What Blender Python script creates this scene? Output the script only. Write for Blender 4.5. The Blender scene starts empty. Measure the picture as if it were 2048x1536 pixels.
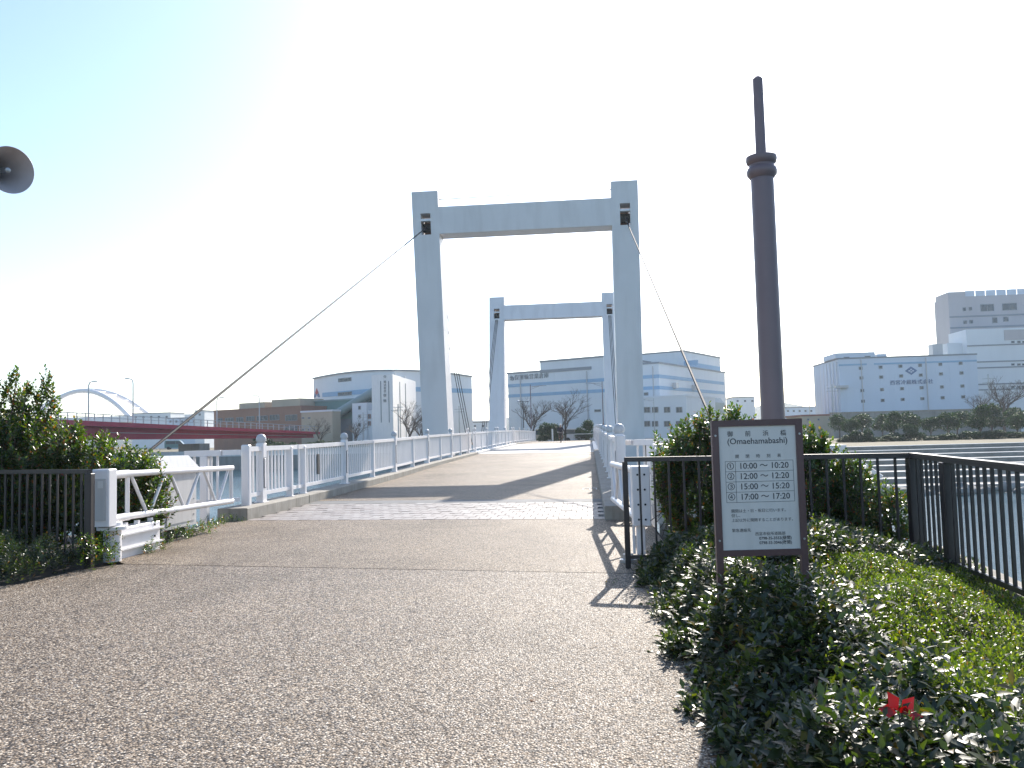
import bpy, bmesh, math, random
import numpy as np
from mathutils import Vector, Matrix
R = math.radians
S = bpy.context.scene
COL = S.collection
rng = np.random.default_rng(7); random.seed(7)

# ------------------------------------------------------------------ camera
FPX = 1650.0; EYE = 1.5
CAM = Vector((0, 0, EYE))
FW = Vector((-0.09161234, 0.99388051, 0.06171477))
RT = Vector((0.99528912, 0.09336453, -0.02612705))
UP = Vector((0.03172914, -0.05903048, 0.99775181))
cd = bpy.data.cameras.new('camera'); cam = bpy.data.objects.new('camera', cd); COL.objects.link(cam)
cd.sensor_width = 36; cd.lens = FPX * 36 / 2048; cd.clip_start = 0.05; cd.clip_end = 20000
cam.matrix_world = Matrix(((RT.x, UP.x, -FW.x, CAM.x), (RT.y, UP.y, -FW.y, CAM.y), (RT.z, UP.z, -FW.z, CAM.z), (0, 0, 0, 1)))
S.camera = cam
# ------------------------------------------------------------------ light
SUN_AZ, SUN_EL = 12.0, 31.0
w = bpy.data.worlds.new('World'); S.world = w; w.use_nodes = True
wn = w.node_tree; bg = wn.nodes['Background']
sky = wn.nodes.new('ShaderNodeTexSky'); sky.sky_type = 'NISHITA'; sky.sun_disc = False
sky.sun_elevation = R(SUN_EL); sky.sun_rotation = R(SUN_AZ)
sky.air_density = 1.0; sky.dust_density = 1.0; sky.ozone_density = 3.0; sky.altitude = 0
wn.links.new(sky.outputs[0], bg.inputs['Color']); bg.inputs['Strength'].default_value = 0.13
sl = bpy.data.lights.new('sun', 'SUN'); sl.energy = 4.2; sl.angle = R(0.5); sl.color = (1, 0.93, 0.84)
so = bpy.data.objects.new('sun', sl); COL.objects.link(so)
sd = Vector((math.sin(R(SUN_AZ)) * math.cos(R(SUN_EL)), math.cos(R(SUN_AZ)) * math.cos(R(SUN_EL)), math.sin(R(SUN_EL))))
so.rotation_euler = sd.to_track_quat('Z', 'Y').to_euler(); so.location = (20, 60, 60)
S.view_settings.view_transform = 'Standard'; S.view_settings.look = 'None'
S.view_settings.exposure = 1.02; S.view_settings.gamma = 1.0
S.view_settings.use_curve_mapping = False

# ------------------------------------------------------------------ helpers
def ray(px, py): return FW + RT * ((px - 1024) / FPX) - UP * ((py - 768) / FPX)
def atZ(px, py, z): d = ray(px, py); return CAM + d * ((z - EYE) / d.z)
def atY(px, py, y): d = ray(px, py); return CAM + d * (y / d.y)
def atX(px, py, x): d = ray(px, py); return CAM + d * (x / d.x)

class MB:
    def __init__(s): s.v = []; s.f = []
    def add(s, vs, fs):
        b = len(s.v); s.v += [tuple(v) for v in vs]; s.f += [tuple(i + b for i in f) for f in fs]; return s
    def hexa(s, p):   # 8 points: bottom 0-3 ccw, top 4-7
        return s.add(p, [(3, 2, 1, 0), (4, 5, 6, 7), (0, 1, 5, 4), (1, 2, 6, 5), (2, 3, 7, 6), (3, 0, 4, 7)])
    def box(s, x0, x1, y0, y1, z0, z1):
        return s.hexa([(x0, y0, z0), (x1, y0, z0), (x1, y1, z0), (x0, y1, z0), (x0, y0, z1), (x1, y0, z1), (x1, y1, z1), (x0, y1, z1)])
    def cbox(s, x0, x1, y0, y1, z0, z1, c=0.01):   # box with chamfered vertical edges and top
        a = [(x0 + c, y0), (x1 - c, y0), (x1, y0 + c), (x1, y1 - c), (x1 - c, y1), (x0 + c, y1), (x0, y1 - c), (x0, y0 + c)]
        xm, ym = (x0 + x1) / 2, (y0 + y1) / 2; kx = 1 - 2 * c / (x1 - x0); ky = 1 - 2 * c / (y1 - y0)
        vs = [(x, y, z0) for x, y in a] + [(x, y, z1 - c) for x, y in a] + [(xm + (x - xm) * kx, ym + (y - ym) * ky, z1) for x, y in a]
        fs = [tuple(range(7, -1, -1)), tuple(range(16, 24))]
        for r in (0, 8):
            for i in range(8): j = (i + 1) % 8; fs.append((r + i, r + j, r + 8 + j, r + 8 + i))
        return s.add(vs, fs)
    def beam(s, a, b, wx, wz, up=(0, 0, 1)):
        a = Vector(a); b = Vector(b); d = (b - a).normalized(); u = Vector(up)
        r = d.cross(u).normalized() * (wx / 2); t = r.cross(d).normalized() * (wz / 2)
        return s.hexa([a - r - t, a + r - t, b + r - t, b - r - t, a - r + t, a + r + t, b + r + t, b - r + t])
    def tube(s, pts, rad, n=8, cap=True):
        pts = [Vector(p) for p in pts]; k = len(pts)
        if not hasattr(rad, '__len__'): rad = [rad] * k
        vs = []; fs = []; prev = None
        for i, p in enumerate(pts):
            d = (pts[min(i + 1, k - 1)] - pts[max(i - 1, 0)]).normalized()
            if prev is None:
                q = Vector((0, 0, 1)) if abs(d.z) < 0.9 else Vector((1, 0, 0)); x = d.cross(q).normalized()
            else: x = (prev - d * prev.dot(d)).normalized()
            prev = x; y = d.cross(x)
            for j in range(n):
                a = 2 * math.pi * j / n; vs.append(p + (x * math.cos(a) + y * math.sin(a)) * rad[i])
        for i in range(k - 1):
            for j in range(n): jj = (j + 1) % n; fs.append((i * n + j, i * n + jj, (i + 1) * n + jj, (i + 1) * n + j))
        if cap: fs.append(tuple(range(n - 1, -1, -1))); fs.append(tuple(range((k - 1) * n, k * n)))
        return s.add(vs, fs)
    def lathe(s, prof, c=(0, 0, 0), n=16):   # profile (r, z)
        c = Vector(c); vs = []; fs = []; k = len(prof)
        for r, z in prof:
            for j in range(n): a = 2 * math.pi * j / n; vs.append((c.x + r * math.cos(a), c.y + r * math.sin(a), c.z + z))
        for i in range(k - 1):
            for j in range(n): jj = (j + 1) % n; fs.append((i * n + j, i * n + jj, (i + 1) * n + jj, (i + 1) * n + j))
        fs.append(tuple(range(n - 1, -1, -1))); fs.append(tuple(range((k - 1) * n, k * n)))
        return s.add(vs, fs)
    def prism(s, poly, z0, z1):
        n = len(poly); vs = [(x, y, z0) for x, y in poly] + [(x, y, z1) for x, y in poly]
        fs = [tuple(range(n - 1, -1, -1)), tuple(range(n, 2 * n))] + [(i, (i + 1) % n, n + (i + 1) % n, n + i) for i in range(n)]
        return s.add(vs, fs)
    def extr(s, poly, y0, y1):   # polygon in xz extruded along y
        n = len(poly); vs = [(x, y0, z) for x, z in poly] + [(x, y1, z) for x, z in poly]
        fs = [tuple(range(n)), tuple(range(2 * n - 1, n - 1, -1))] + [(i, n + i, n + (i + 1) % n, (i + 1) % n) for i in range(n)]
        return s.add(vs, fs)

def link(name, me, mat=None, parent=None, smooth=False):
    o = bpy.data.objects.new(name, me); COL.objects.link(o)
    if mat is not None and not me.materials: me.materials.append(mat)
    if parent is not None: o.parent = parent
    return o
def mesh(name, mb, off=None, smooth=False):
    me = bpy.data.meshes.new(name)
    vs = mb.v if off is None else [(x - off[0], y - off[1], z - off[2]) for x, y, z in mb.v]
    me.from_pydata(vs, [], mb.f); me.update()
    if smooth:
        me.polygons.foreach_set('use_smooth', [True] * len(me.polygons))
        try: me.set_sharp_from_angle(angle=R(40))
        except Exception: pass
    return me
def mk(name, mb, mat, parent=None, local=False, smooth=False):
    off = None
    if parent is not None and not local:
        p = parent; off = Vector((0, 0, 0))
        while p is not None: off = off + p.location; p = p.parent
    return link(name, mesh(name, mb, off, smooth), mat, parent)
def tag(o, label=None, cat=None, group=None, kind=None):
    if label: o['label'] = label
    if cat: o['category'] = cat
    if group: o['group'] = group
    if kind: o['kind'] = kind
    return o
def thing(name, label, cat, loc=(0, 0, 0), rz=0, group=None):
    o = bpy.data.objects.new(name, None); COL.objects.link(o); o.location = loc; o.rotation_euler = (0, 0, rz)
    o.empty_display_size = 0.3
    return tag(o, label, cat, group)
def struct(name, mb, mat, smooth=False): return tag(mk(name, mb, mat, None, smooth=smooth), kind='structure')
def copy_tree(o, parent=None):
    c = o.copy(); COL.objects.link(c); c.parent = parent
    for ch in list(o.children): copy_tree(ch, c)
    return c

# ------------------------------------------------------------------ materials
class NT:
    def __init__(s, name):
        s.m = bpy.data.materials.new(name); s.m.use_nodes = True; s.t = s.m.node_tree; s.p = s.t.nodes['Principled BSDF']
        s.out = s.t.nodes['Material Output']
    def n(s, ty, **k):
        nd = s.t.nodes.new('ShaderNode' + ty)
        for a, b in k.items():
            if a.startswith('i_'): nd.inputs[a[2:].replace('_', ' ')].default_value = b
            else: setattr(nd, a, b)
        return nd
    def l(s, a, b): s.t.links.new(a, b)
    def ramp(s, fac, stops, interp='LINEAR'):
        r = s.n('ValToRGB'); r.color_ramp.interpolation = interp; e = r.color_ramp.elements
        while len(e) > 1: e.remove(e[-1])
        for i, (p, c) in enumerate(stops):
            el = e[0] if i == 0 else e.new(p)
            el.position = p; el.color = (*c, 1) if len(c) == 3 else c
        s.l(fac, r.inputs[0]); return r
    def mix(s, fac, a, b, mode='MIX'):
        m = s.n('MixRGB', blend_type=mode)
        for k, x in ((0, fac), (1, a), (2, b)):
            if hasattr(x, 'is_output'): s.l(x, m.inputs[k])
            else: m.inputs[k].default_value = x if k == 0 else (*x, 1)
        return m.outputs[0]
def obj_co(t):
    c = t.n('TexCoord'); return c.outputs['Object']
def geo_co(t):
    c = t.n('NewGeometry'); return c.outputs['Position']

def paint(name, col, rough=0.5, var=0.12, scale=2.0, dirt=0.15, dirtcol=(0.16, 0.14, 0.11), bump=0.05, metal=0.0, streak=True, bscale=60, spec=0.5):
    t = NT(name); p = t.p; co = geo_co(t)
    n1 = t.n('TexNoise', i_Scale=scale, i_Detail=6.0, i_Roughness=0.6); t.l(co, n1.inputs['Vector'])
    r1 = t.ramp(n1.outputs[0], [(0.3, (1 - var,) * 3), (0.7, (1 + 0 * var,) * 3)])
    c = t.mix(1.0, col, r1.outputs[0], 'MULTIPLY')
    mp = t.n('Mapping'); t.l(co, mp.inputs[0]); mp.inputs['Scale'].default_value = (scale * 4, scale * 4, scale * 0.35 if streak else scale * 4)
    n2 = t.n('TexNoise', i_Scale=1.0, i_Detail=5.0); t.l(mp.outputs[0], n2.inputs['Vector'])
    r2 = t.ramp(n2.outputs[0], [(0.48, (0, 0, 0)), (0.75, (dirt,) * 3)])
    c = t.mix(r2.outputs[0], c, dirtcol)
    t.l(c, p.inputs['Base Color']); p.inputs['Roughness'].default_value = rough; p.inputs['Metallic'].default_value = metal
    p.inputs['Specular IOR Level'].default_value = spec
    if bump:
        n3 = t.n('TexNoise', i_Scale=bscale, i_Detail=3.0); t.l(co, n3.inputs['Vector'])
        b = t.n('Bump', i_Strength=bump, i_Distance=0.01); t.l(n3.outputs[0], b.inputs['Height']); t.l(b.outputs[0], p.inputs['Normal'])
    return t.m

def aggregate(name, tint, scale=95, spec=0.18, bump=0.9):
    t = NT(name); p = t.p; co = geo_co(t)
    v = t.n('TexVoronoi', feature='F1'); v.inputs['Scale'].default_value = scale; t.l(co, v.inputs['Vector'])
    v.inputs['Randomness'].default_value = 1.0
    sx = t.n('SeparateColor'); t.l(v.outputs['Color'], sx.inputs[0])
    r = t.ramp(sx.outputs[0], [(0.0, (0.06, 0.052, 0.048)), (0.16, (0.19, 0.16, 0.13)), (0.36, (0.33, 0.275, 0.215)), (0.56, (0.42, 0.36, 0.29)), (0.74, (0.30, 0.285, 0.27)), (0.86, (0.58, 0.535, 0.46)), (0.96, (0.70, 0.66, 0.59))], 'CONSTANT')
    e = t.ramp(v.outputs['Distance'], [(0.30, (1, 1, 1)), (0.62, (0.30, 0.28, 0.26))])
    c = t.mix(1.0, r.outputs[0], e.outputs[0], 'MULTIPLY')
    c = t.mix(1.0, c, tint, 'MULTIPLY')
    # pale dusty patches of sand and broad tone drift
    n = t.n('TexNoise', i_Scale=0.5, i_Detail=5.0, i_Roughness=0.6); t.l(co, n.inputs['Vector'])
    d = t.ramp(n.outputs[0], [(0.3, (0.80, 0.79, 0.78)), (0.5, (0.97, 0.96, 0.95)), (0.75, (1.08, 1.06, 1.02))])
    c = t.mix(1.0, c, d.outputs[0], 'MULTIPLY')
    n4 = t.n('TexNoise', i_Scale=1.7, i_Detail=6.0, i_Roughness=0.7); t.l(co, n4.inputs['Vector'])
    r4 = t.ramp(n4.outputs[0], [(0.6, (0, 0, 0)), (0.85, (0.35,) * 3)])
    c = t.mix(r4.outputs[0], c, (0.40, 0.34, 0.26))
    # old damp stains and a few fine cracks
    n5 = t.n('TexNoise', i_Scale=0.28, i_Detail=7.0, i_Roughness=0.65); t.l(co, n5.inputs['Vector'])
    r5 = t.ramp(n5.outputs[0], [(0.52, (1, 1, 1)), (0.60, (0.80, 0.79, 0.78)), (0.66, (0.97, 0.96, 0.95))])
    c = t.mix(1.0, c, r5.outputs[0], 'MULTIPLY')
    n6 = t.n('TexNoise', i_Scale=1.3, i_Detail=3.0); t.l(co, n6.inputs['Vector'])
    mxc = t.n('MixRGB', blend_type='ADD'); mxc.inputs[0].default_value = 0.35; t.l(co, mxc.inputs[1]); t.l(n6.outputs['Color'], mxc.inputs[2])
    v2 = t.n('TexVoronoi', feature='DISTANCE_TO_EDGE'); v2.inputs['Scale'].default_value = 0.27; t.l(mxc.outputs[0], v2.inputs['Vector'])
    r6 = t.ramp(v2.outputs['Distance'], [(0.0, (0.45, 0.43, 0.41)), (0.0022, (0.6, 0.58, 0.56)), (0.0032, (1, 1, 1))])
    c = t.mix(0.55, c, t.mix(1.0, c, r6.outputs[0], 'MULTIPLY'))
    t.l(c, p.inputs['Base Color'])
    rr = t.ramp(sx.outputs[1], [(0, (0.42,) * 3), (1, (0.8,) * 3)]); t.l(rr.outputs[0], p.inputs['Roughness'])
    p.inputs['Specular IOR Level'].default_value = spec
    m = t.n('Math', operation='MULTIPLY_ADD'); t.l(v.outputs['Distance'], m.inputs[0]); m.inputs[1].default_value = -1.0
    m2 = t.n('Math', operation='MULTIPLY'); t.l(sx.outputs[2], m2.inputs[0]); m2.inputs[1].default_value = 0.5; t.l(m2.outputs[0], m.inputs[2])
    b = t.n('Bump', i_Strength=bump, i_Distance=0.006); t.l(m.outputs[0], b.inputs['Height']); t.l(b.outputs[0], p.inputs['Normal'])
    return t.m

def leafmat(name, stops, rough=0.3, trans=0.35, tcol=(0.30, 0.42, 0.05), spec=0.6):
    t = NT(name); p = t.p; g = t.n('NewGeometry')
    r = t.ramp(g.outputs['Random Per Island'], stops)
    t.l(r.outputs[0], p.inputs['Base Color']); p.inputs['Roughness'].default_value = rough
    p.inputs['Specular IOR Level'].default_value = spec
    tr = t.n('BsdfTranslucent'); tc = t.mix(1.0, r.outputs[0], tcol, 'MULTIPLY')
    tc2 = t.mix(1.0, tc, (8, 8, 8), 'MULTIPLY'); t.l(tc2, tr.inputs[0])
    ms = t.n('MixShader'); ms.inputs[0].default_value = trans
    t.l(p.outputs[0], ms.inputs[1]); t.l(tr.outputs[0], ms.inputs[2]); t.l(ms.outputs[0], t.out.inputs[0])
    return t.m

M = {}
M['white'] = paint('white_enamel', (0.78, 0.75, 0.735), 0.32, 0.05, 1.5, 0.10, bump=0.02)
M['grey'] = paint('pale_grey_enamel', (0.52, 0.51, 0.50), 0.38, 0.06, 1.5, 0.15, bump=0.02)
M['tower'] = paint('tower_paint', (0.76, 0.725, 0.71), 0.42, 0.08, 0.5, 0.22, (0.40, 0.36, 0.33), bump=0.03, bscale=200)
M['concrete'] = paint('kerb_concrete', (0.36, 0.33, 0.28), 0.9, 0.30, 3.0, 0.45, (0.14, 0.12, 0.09), bump=0.4, bscale=90)
M['concrete2'] = paint('quay_concrete', (0.33, 0.32, 0.29), 0.9, 0.3, 0.4, 0.4, (0.12, 0.11, 0.09), bump=0.3, bscale=20)
M['span'] = paint('span_surface', (0.40, 0.385, 0.36), 0.8, 0.12, 1.2, 0.2, bump=0.25, bscale=150)
M['joint'] = paint('joint_steel', (0.22, 0.22, 0.215), 0.75, 0.2, 3, 0.3, bump=0.1, spec=0.15)
M['line'] = paint('white_strip', (0.72, 0.71, 0.68), 0.7, 0.1, 3, 0.2)
M['dark'] = paint('dark_bronze_rail', (0.030, 0.024, 0.024), 0.40, 0.2, 4, 0.1, (0.1, 0.09, 0.08), bump=0.03)
M['brown'] = paint('brown_pole_paint', (0.20, 0.145, 0.15), 0.42, 0.12, 3, 0.15, (0.14, 0.12, 0.11), bump=0.04)
M['maroon'] = paint('maroon_frame', (0.10, 0.050, 0.050), 0.40, 0.12, 5, 0.15, (0.14, 0.12, 0.11), bump=0.03)
M['plate'] = paint('sign_plate', (0.66, 0.635, 0.59), 0.45, 0.06, 4, 0.16, (0.30, 0.29, 0.25), bump=0.0)
M['ink'] = paint('dark_lettering', (0.05, 0.05, 0.055), 0.6, 0.1, 5, 0.0, bump=0)
M['red'] = paint('red_girder', (0.42, 0.025, 0.055), 0.5, 0.15, 0.6, 0.2, (0.10, 0.02, 0.03))
M['soil'] = paint('bed_soil', (0.075, 0.058, 0.040), 0.95, 0.4, 6, 0.5, (0.03, 0.025, 0.02), bump=0.6, bscale=40, streak=False)
M['grass'] = paint('dry_verge', (0.21, 0.175, 0.10), 0.95, 0.4, 0.7, 0.5, (0.09, 0.10, 0.045), bump=0.5, bscale=5, streak=False)
M['galv'] = paint('galvanised_steel', (0.42, 0.43, 0.44), 0.4, 0.1, 4, 0.1, metal=0.7)
M['cable'] = paint('steel_cable', (0.03, 0.03, 0.032), 0.7, 0.2, 8, 0.1, spec=0.2)
M['black'] = paint('black_rubber', (0.02, 0.02, 0.022), 0.6, 0.1, 6, 0.05)
M['glass'] = paint('window_glass', (0.06, 0.08, 0.10), 0.08, 0.1, 1, 0.1, bump=0)
M['wood'] = paint('bark', (0.13, 0.10, 0.08), 0.9, 0.3, 6, 0.3, bump=0.5)
M['wallw'] = paint('warehouse_cladding', (0.70, 0.72, 0.73), 0.6, 0.06, 0.12, 0.12, (0.35, 0.35, 0.34), bump=0.1, bscale=3)
M['wallw2'] = paint('cold_store_cladding', (0.62, 0.68, 0.75), 0.6, 0.10, 0.10, 0.2, (0.30, 0.32, 0.34), bump=0.15, bscale=2)
M['wallb'] = paint('pale_tile_wall', (0.50, 0.47, 0.47), 0.7, 0.08, 0.1, 0.18, (0.30, 0.28, 0.27), bump=0.1, bscale=3)
M['stripe'] = paint('blue_stripe', (0.27, 0.43, 0.58), 0.6, 0.06, 0.2, 0.08)
M['teal'] = paint('teal_cladding', (0.12, 0.235, 0.225), 0.6, 0.10, 0.15, 0.15, (0.08, 0.12, 0.12))
M['conv'] = paint('conveyor_cladding', (0.20, 0.28, 0.29), 0.5, 0.10, 0.2, 0.1)
M['brick'] = paint('brown_tile_wall', (0.32, 0.175, 0.12), 0.8, 0.12, 0.3, 0.2, (0.14, 0.10, 0.08))
M['cream'] = paint('cream_wall', (0.48, 0.41, 0.30), 0.8, 0.10, 0.3, 0.2, (0.28, 0.24, 0.18))
M['roofg'] = paint('roof_edge', (0.26, 0.28, 0.30), 0.6, 0.1, 0.3, 0.1)
M['strip'] = paint('dark_slit', (0.14, 0.17, 0.20), 0.3, 0.1, 0.3, 0.1, bump=0)
M['logor'] = paint('logo_red', (0.38, 0.06, 0.06), 0.5, 0.05, 1, 0.0)
M['logob'] = paint('logo_slate', (0.13, 0.20, 0.33), 0.5, 0.05, 1, 0.0)
M['horn'] = paint('horn_enamel', (0.46, 0.42, 0.42), 0.45, 0.08, 6, 0.1, bump=0.02)
M['redroof'] = paint('red_tin_roof', (0.28, 0.11, 0.08), 0.7, 0.2, 0.5, 0.2)
M['hill'] = paint('far_hill', (0.06, 0.085, 0.07), 0.95, 0.3, 0.02, 0.3, bump=0)
M['agg1'] = aggregate('exposed_aggregate', (1.27, 1.20, 1.11), 76, bump=1.0)
M['agg2'] = aggregate('fine_aggregate', (1.28, 1.20, 1.09), 100, spec=0.12, bump=0.6)
M['agg3'] = aggregate('far_aggregate', (1.1, 1.02, 0.91), 100, spec=0.1, bump=0.4)
def paver_mat():
    t = NT('paver_stone'); p = t.p; oi = t.n('ObjectInfo')
    r = t.ramp(oi.outputs['Random'], [(0, (0.27, 0.235, 0.21)), (0.4, (0.31, 0.275, 0.25)), (0.7, (0.285, 0.245, 0.22)), (1, (0.35, 0.315, 0.29))])
    n = t.n('TexNoise', i_Scale=40.0, i_Detail=4.0); t.l(geo_co(t), n.inputs['Vector'])
    r2 = t.ramp(n.outputs[0], [(0.3, (0.75,) * 3), (0.7, (1.05,) * 3)])
    t.l(t.mix(1.0, r.outputs[0], r2.outputs[0], 'MULTIPLY'), p.inputs['Base Color']); p.inputs['Roughness'].default_value = 0.55; p.inputs['Specular IOR Level'].default_value = 0.4
    b = t.n('Bump', i_Strength=0.3, i_Distance=0.004); t.l(n.outputs[0], b.inputs['Height']); t.l(b.outputs[0], p.inputs['Normal'])
    return t.m
M['paver'] = paver_mat()
def water_mat():
    t = NT('canal_water'); p = t.p; co = geo_co(t)
    p.inputs['Base Color'].default_value = (0.018, 0.072, 0.10, 1); p.inputs['Roughness'].default_value = 0.05; p.inputs['IOR'].default_value = 1.33; p.inputs['Specular IOR Level'].default_value = 0.16
    mp = t.n('Mapping'); mp.inputs['Scale'].default_value = (0.8, 1.7, 1); mp.inputs['Rotation'].default_value = (0, 0, 0.3); t.l(co, mp.inputs[0])
    n = t.n('TexNoise', i_Scale=3.6, i_Detail=5.0, i_Roughness=0.6); t.l(mp.outputs[0], n.inputs['Vector'])
    n2 = t.n('TexNoise', i_Scale=0.25, i_Detail=2.0); t.l(co, n2.inputs['Vector'])
    m = t.n('Math', operation='MULTIPLY'); t.l(n.outputs[0], m.inputs[0]); t.l(n2.outputs[0], m.inputs[1])
    b = t.n('Bump', i_Strength=0.30, i_Distance=0.16); t.l(m.outputs[0], b.inputs['Height']); t.l(b.outputs[0], p.inputs['Normal'])
    return t.m
M['water'] = water_mat()
G1 = [(0.0, (0.018, 0.035, 0.010)), (0.35, (0.030, 0.055, 0.014)), (0.7, (0.05, 0.075, 0.016)), (0.9, (0.085, 0.10, 0.022)), (0.97, (0.17, 0.07, 0.025)), (1.0, (0.24, 0.05, 0.03))]
M['leaf_shrub'] = leafmat('shrub_leaf', G1, 0.30, 0.42, (0.36, 0.42, 0.06))
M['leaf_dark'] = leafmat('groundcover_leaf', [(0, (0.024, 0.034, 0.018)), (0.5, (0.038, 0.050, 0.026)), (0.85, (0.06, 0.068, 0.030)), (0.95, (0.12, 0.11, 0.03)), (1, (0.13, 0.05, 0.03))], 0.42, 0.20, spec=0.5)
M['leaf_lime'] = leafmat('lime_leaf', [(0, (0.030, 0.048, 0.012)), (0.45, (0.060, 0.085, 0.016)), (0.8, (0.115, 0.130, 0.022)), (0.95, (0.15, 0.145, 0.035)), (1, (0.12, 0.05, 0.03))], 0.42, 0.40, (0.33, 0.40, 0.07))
M['leaf_tree'] = leafmat('tree_leaf', [(0, (0.014, 0.032, 0.016)), (0.6, (0.024, 0.048, 0.020)), (1, (0.042, 0.062, 0.022))], 0.5, 0.15, spec=0.3)
M['leaf_red'] = leafmat('red_leaf', [(0, (0.22, 0.012, 0.012)), (1, (0.34, 0.02, 0.018))], 0.5, 0.12, (0.3, 0.02, 0.02))
M['cab'] = paint('cabinet_paint', (0.58, 0.565, 0.55), 0.4, 0.08, 2.5, 0.2, bump=0.02)
M['leaf_rust'] = leafmat('rust_leaf', [(0, (0.12, 0.07, 0.03)), (1, (0.20, 0.11, 0.04))], 0.5, 0.4, (0.3, 0.18, 0.05))

# ------------------------------------------------------------------ text and foliage helpers
def text_mesh(body, size, align='CENTER', extrude=0.0008, space=1.0, bold=0.0, line=1.0):
    c = bpy.data.curves.new('lettering', 'FONT'); c.body = body; c.size = size; c.align_x = align; c.align_y = 'CENTER'
    c.extrude = extrude; c.space_character = space; c.offset = bold; c.space_line = line; c.resolution_u = 3
    o = bpy.data.objects.new('lettering', c); COL.objects.link(o)
    dg = bpy.context.evaluated_depsgraph_get(); me = bpy.data.meshes.new_from_object(o.evaluated_get(dg))
    bpy.data.objects.remove(o); bpy.data.curves.remove(c)
    return me
def text(body, size, x, y, z, mat, parent, **k):   # upright lettering on a face looking towards local -y
    me = text_mesh(body, size, **k); me.materials.clear()
    o = link('lettering', me, mat, parent); o.location = (x, y, z); o.rotation_euler = (R(90), 0, 0); return o

def leaf_mesh(name, pos, dirs, nrm, ln, wd, fold=0.18, curl=0.15):
    n = len(pos); d = dirs / np.linalg.norm(dirs, axis=1, keepdims=True)
    s = np.cross(d, nrm); s /= (np.linalg.norm(s, axis=1, keepdims=True) + 1e-9); u = np.cross(s, d)
    L = ln[:, None]; W = wd[:, None]
    base = pos; tip = pos + d * L - u * L * curl; mid = pos + d * L * 0.55 - u * W * fold
    a = pos + d * L * 0.5 + s * W * 0.5; b = pos + d * L * 0.5 - s * W * 0.5
    V = np.stack([base, a, tip, b, mid], 1).reshape(-1, 3)
    i = (np.arange(n) * 5)[:, None, None]
    F = (np.array([[0, 1, 4], [1, 2, 4], [2, 3, 4], [3, 0, 4]])[None] + i).reshape(-1, 3)
    me = bpy.data.meshes.new(name); me.vertices.add(len(V)); me.vertices.foreach_set('co', V.astype(np.float32).ravel())
    m = len(F); me.loops.add(m * 3); me.loops.foreach_set('vertex_index', F.astype(np.int32).ravel())
    me.polygons.add(m); me.polygons.foreach_set('loop_start', np.arange(m, dtype=np.int32) * 3); me.polygons.foreach_set('loop_total', np.full(m, 3, np.int32))
    me.update(calc_edges=True); return me
def unit(n):
    v = rng.normal(size=(n, 3)); return v / np.linalg.norm(v, axis=1, keepdims=True)
def shoots(tips, dirs, leaves, shoot_len, ln, wd, spread=0.8, droop=0.0):
    """whorls of leaves along short shoots; returns arrays for leaf_mesh"""
    n = len(tips); k = leaves
    t = np.tile(np.linspace(0, 1, k), n); idx = np.repeat(np.arange(n), k)
    d = dirs[idx]; p = tips[idx] - d * (shoot_len * (1 - t))[:, None]
    ang = np.tile(np.arange(k) * 2.4, n) + np.repeat(rng.uniform(0, 6.28, n), k)
    ref = np.where(np.abs(d[:, 2:3]) < 0.9, np.array([[0, 0, 1.0]]), np.array([[1.0, 0, 0]]))
    x = np.cross(d, ref); x /= np.linalg.norm(x, axis=1, keepdims=True); y = np.cross(d, x)
    rad = x * np.cos(ang)[:, None] + y * np.sin(ang)[:, None]
    sp = (spread * (1.25 - 0.75 * t))[:, None]
    ld = d * (1 - sp * 0.5) + rad * sp + unit(n * k) * 0.22; ld[:, 2] -= droop * (1.2 - t)
    nr = d + unit(n * k) * 0.25
    f = (1.0 - 0.35 * t) * rng.uniform(0.7, 1.25, n * k)
    return p, ld, nr, ln * f, wd * f

# ------------------------------------------------------------------ ground, water, deck
PY = [-50, 16, 20, 28, 36, 49, 62, 75, 95, 106, 125, 400]
PZ = [0, 0, 0.03, 0.12, 0.26, 0.42, 0.55, 0.63, 0.64, 0.58, 0.35, 0.3]
def zd(y): return float(np.interp(y, PY, PZ))
WZ = -2.6
XL, XR = -6.6, 0.22     # road edges at the kerbs
SK = -0.12              # the joints cross the deck at a slight skew
mb = MB(); mb.add([(-900, -60, WZ), (900, -60, WZ), (900, 1500, WZ), (-900, 1500, WZ)], [(0, 1, 2, 3)]); struct('canal_water', mb, M['water'])
mb = MB(); mb.prism([(-60, -30), (2.1, -30), (2.55, 2.0), (3.15, 6.0), (3.5, 8.6), (3.55, 10.6), (2.6, 11.6), (1.0, 12.2), (0.98, 14.3), (-6.72, 14.3), (-6.72, 12.0), (-7.55, 12.0), (-7.7, 13.5), (-14, 14), (-60, 15)], -4.0, -0.03); struct('near_bank', mb, M['soil'])
mb = MB(); mb.box(-7.35, 0.98, 14.3, 19.0, -4, -0.03); struct('bridge_abutment', mb, M['concrete2'])
def flat(poly, z): m = MB(); return m.add([(x, y, z) for x, y in poly], [tuple(range(len(poly)))])
struct('path', flat([(-18, -14), (1.2, -14), (1.2, 2), (1.2, 4), (1.0, 6), (0.9, 7.5), (0.45, 8.925), (-5.9, 10.03), (-6.25, 9.6), (-6.3, 8.7), (-6.9, 8.1), (-9, 7.6), (-18, 7.0)], 0.0), M['agg1'])
struct('path_slab', flat([(0.45, 8.95), (0.95, 9.0), (0.95, 14.47), (XR, 14.57), (XL, 15.39), (-7.0, 15.4), (-6.75, 14.0), (-6.4, 11.6), (-6.25, 10.4), (-5.9, 10.055)], 0.0), M['agg2'])
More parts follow.
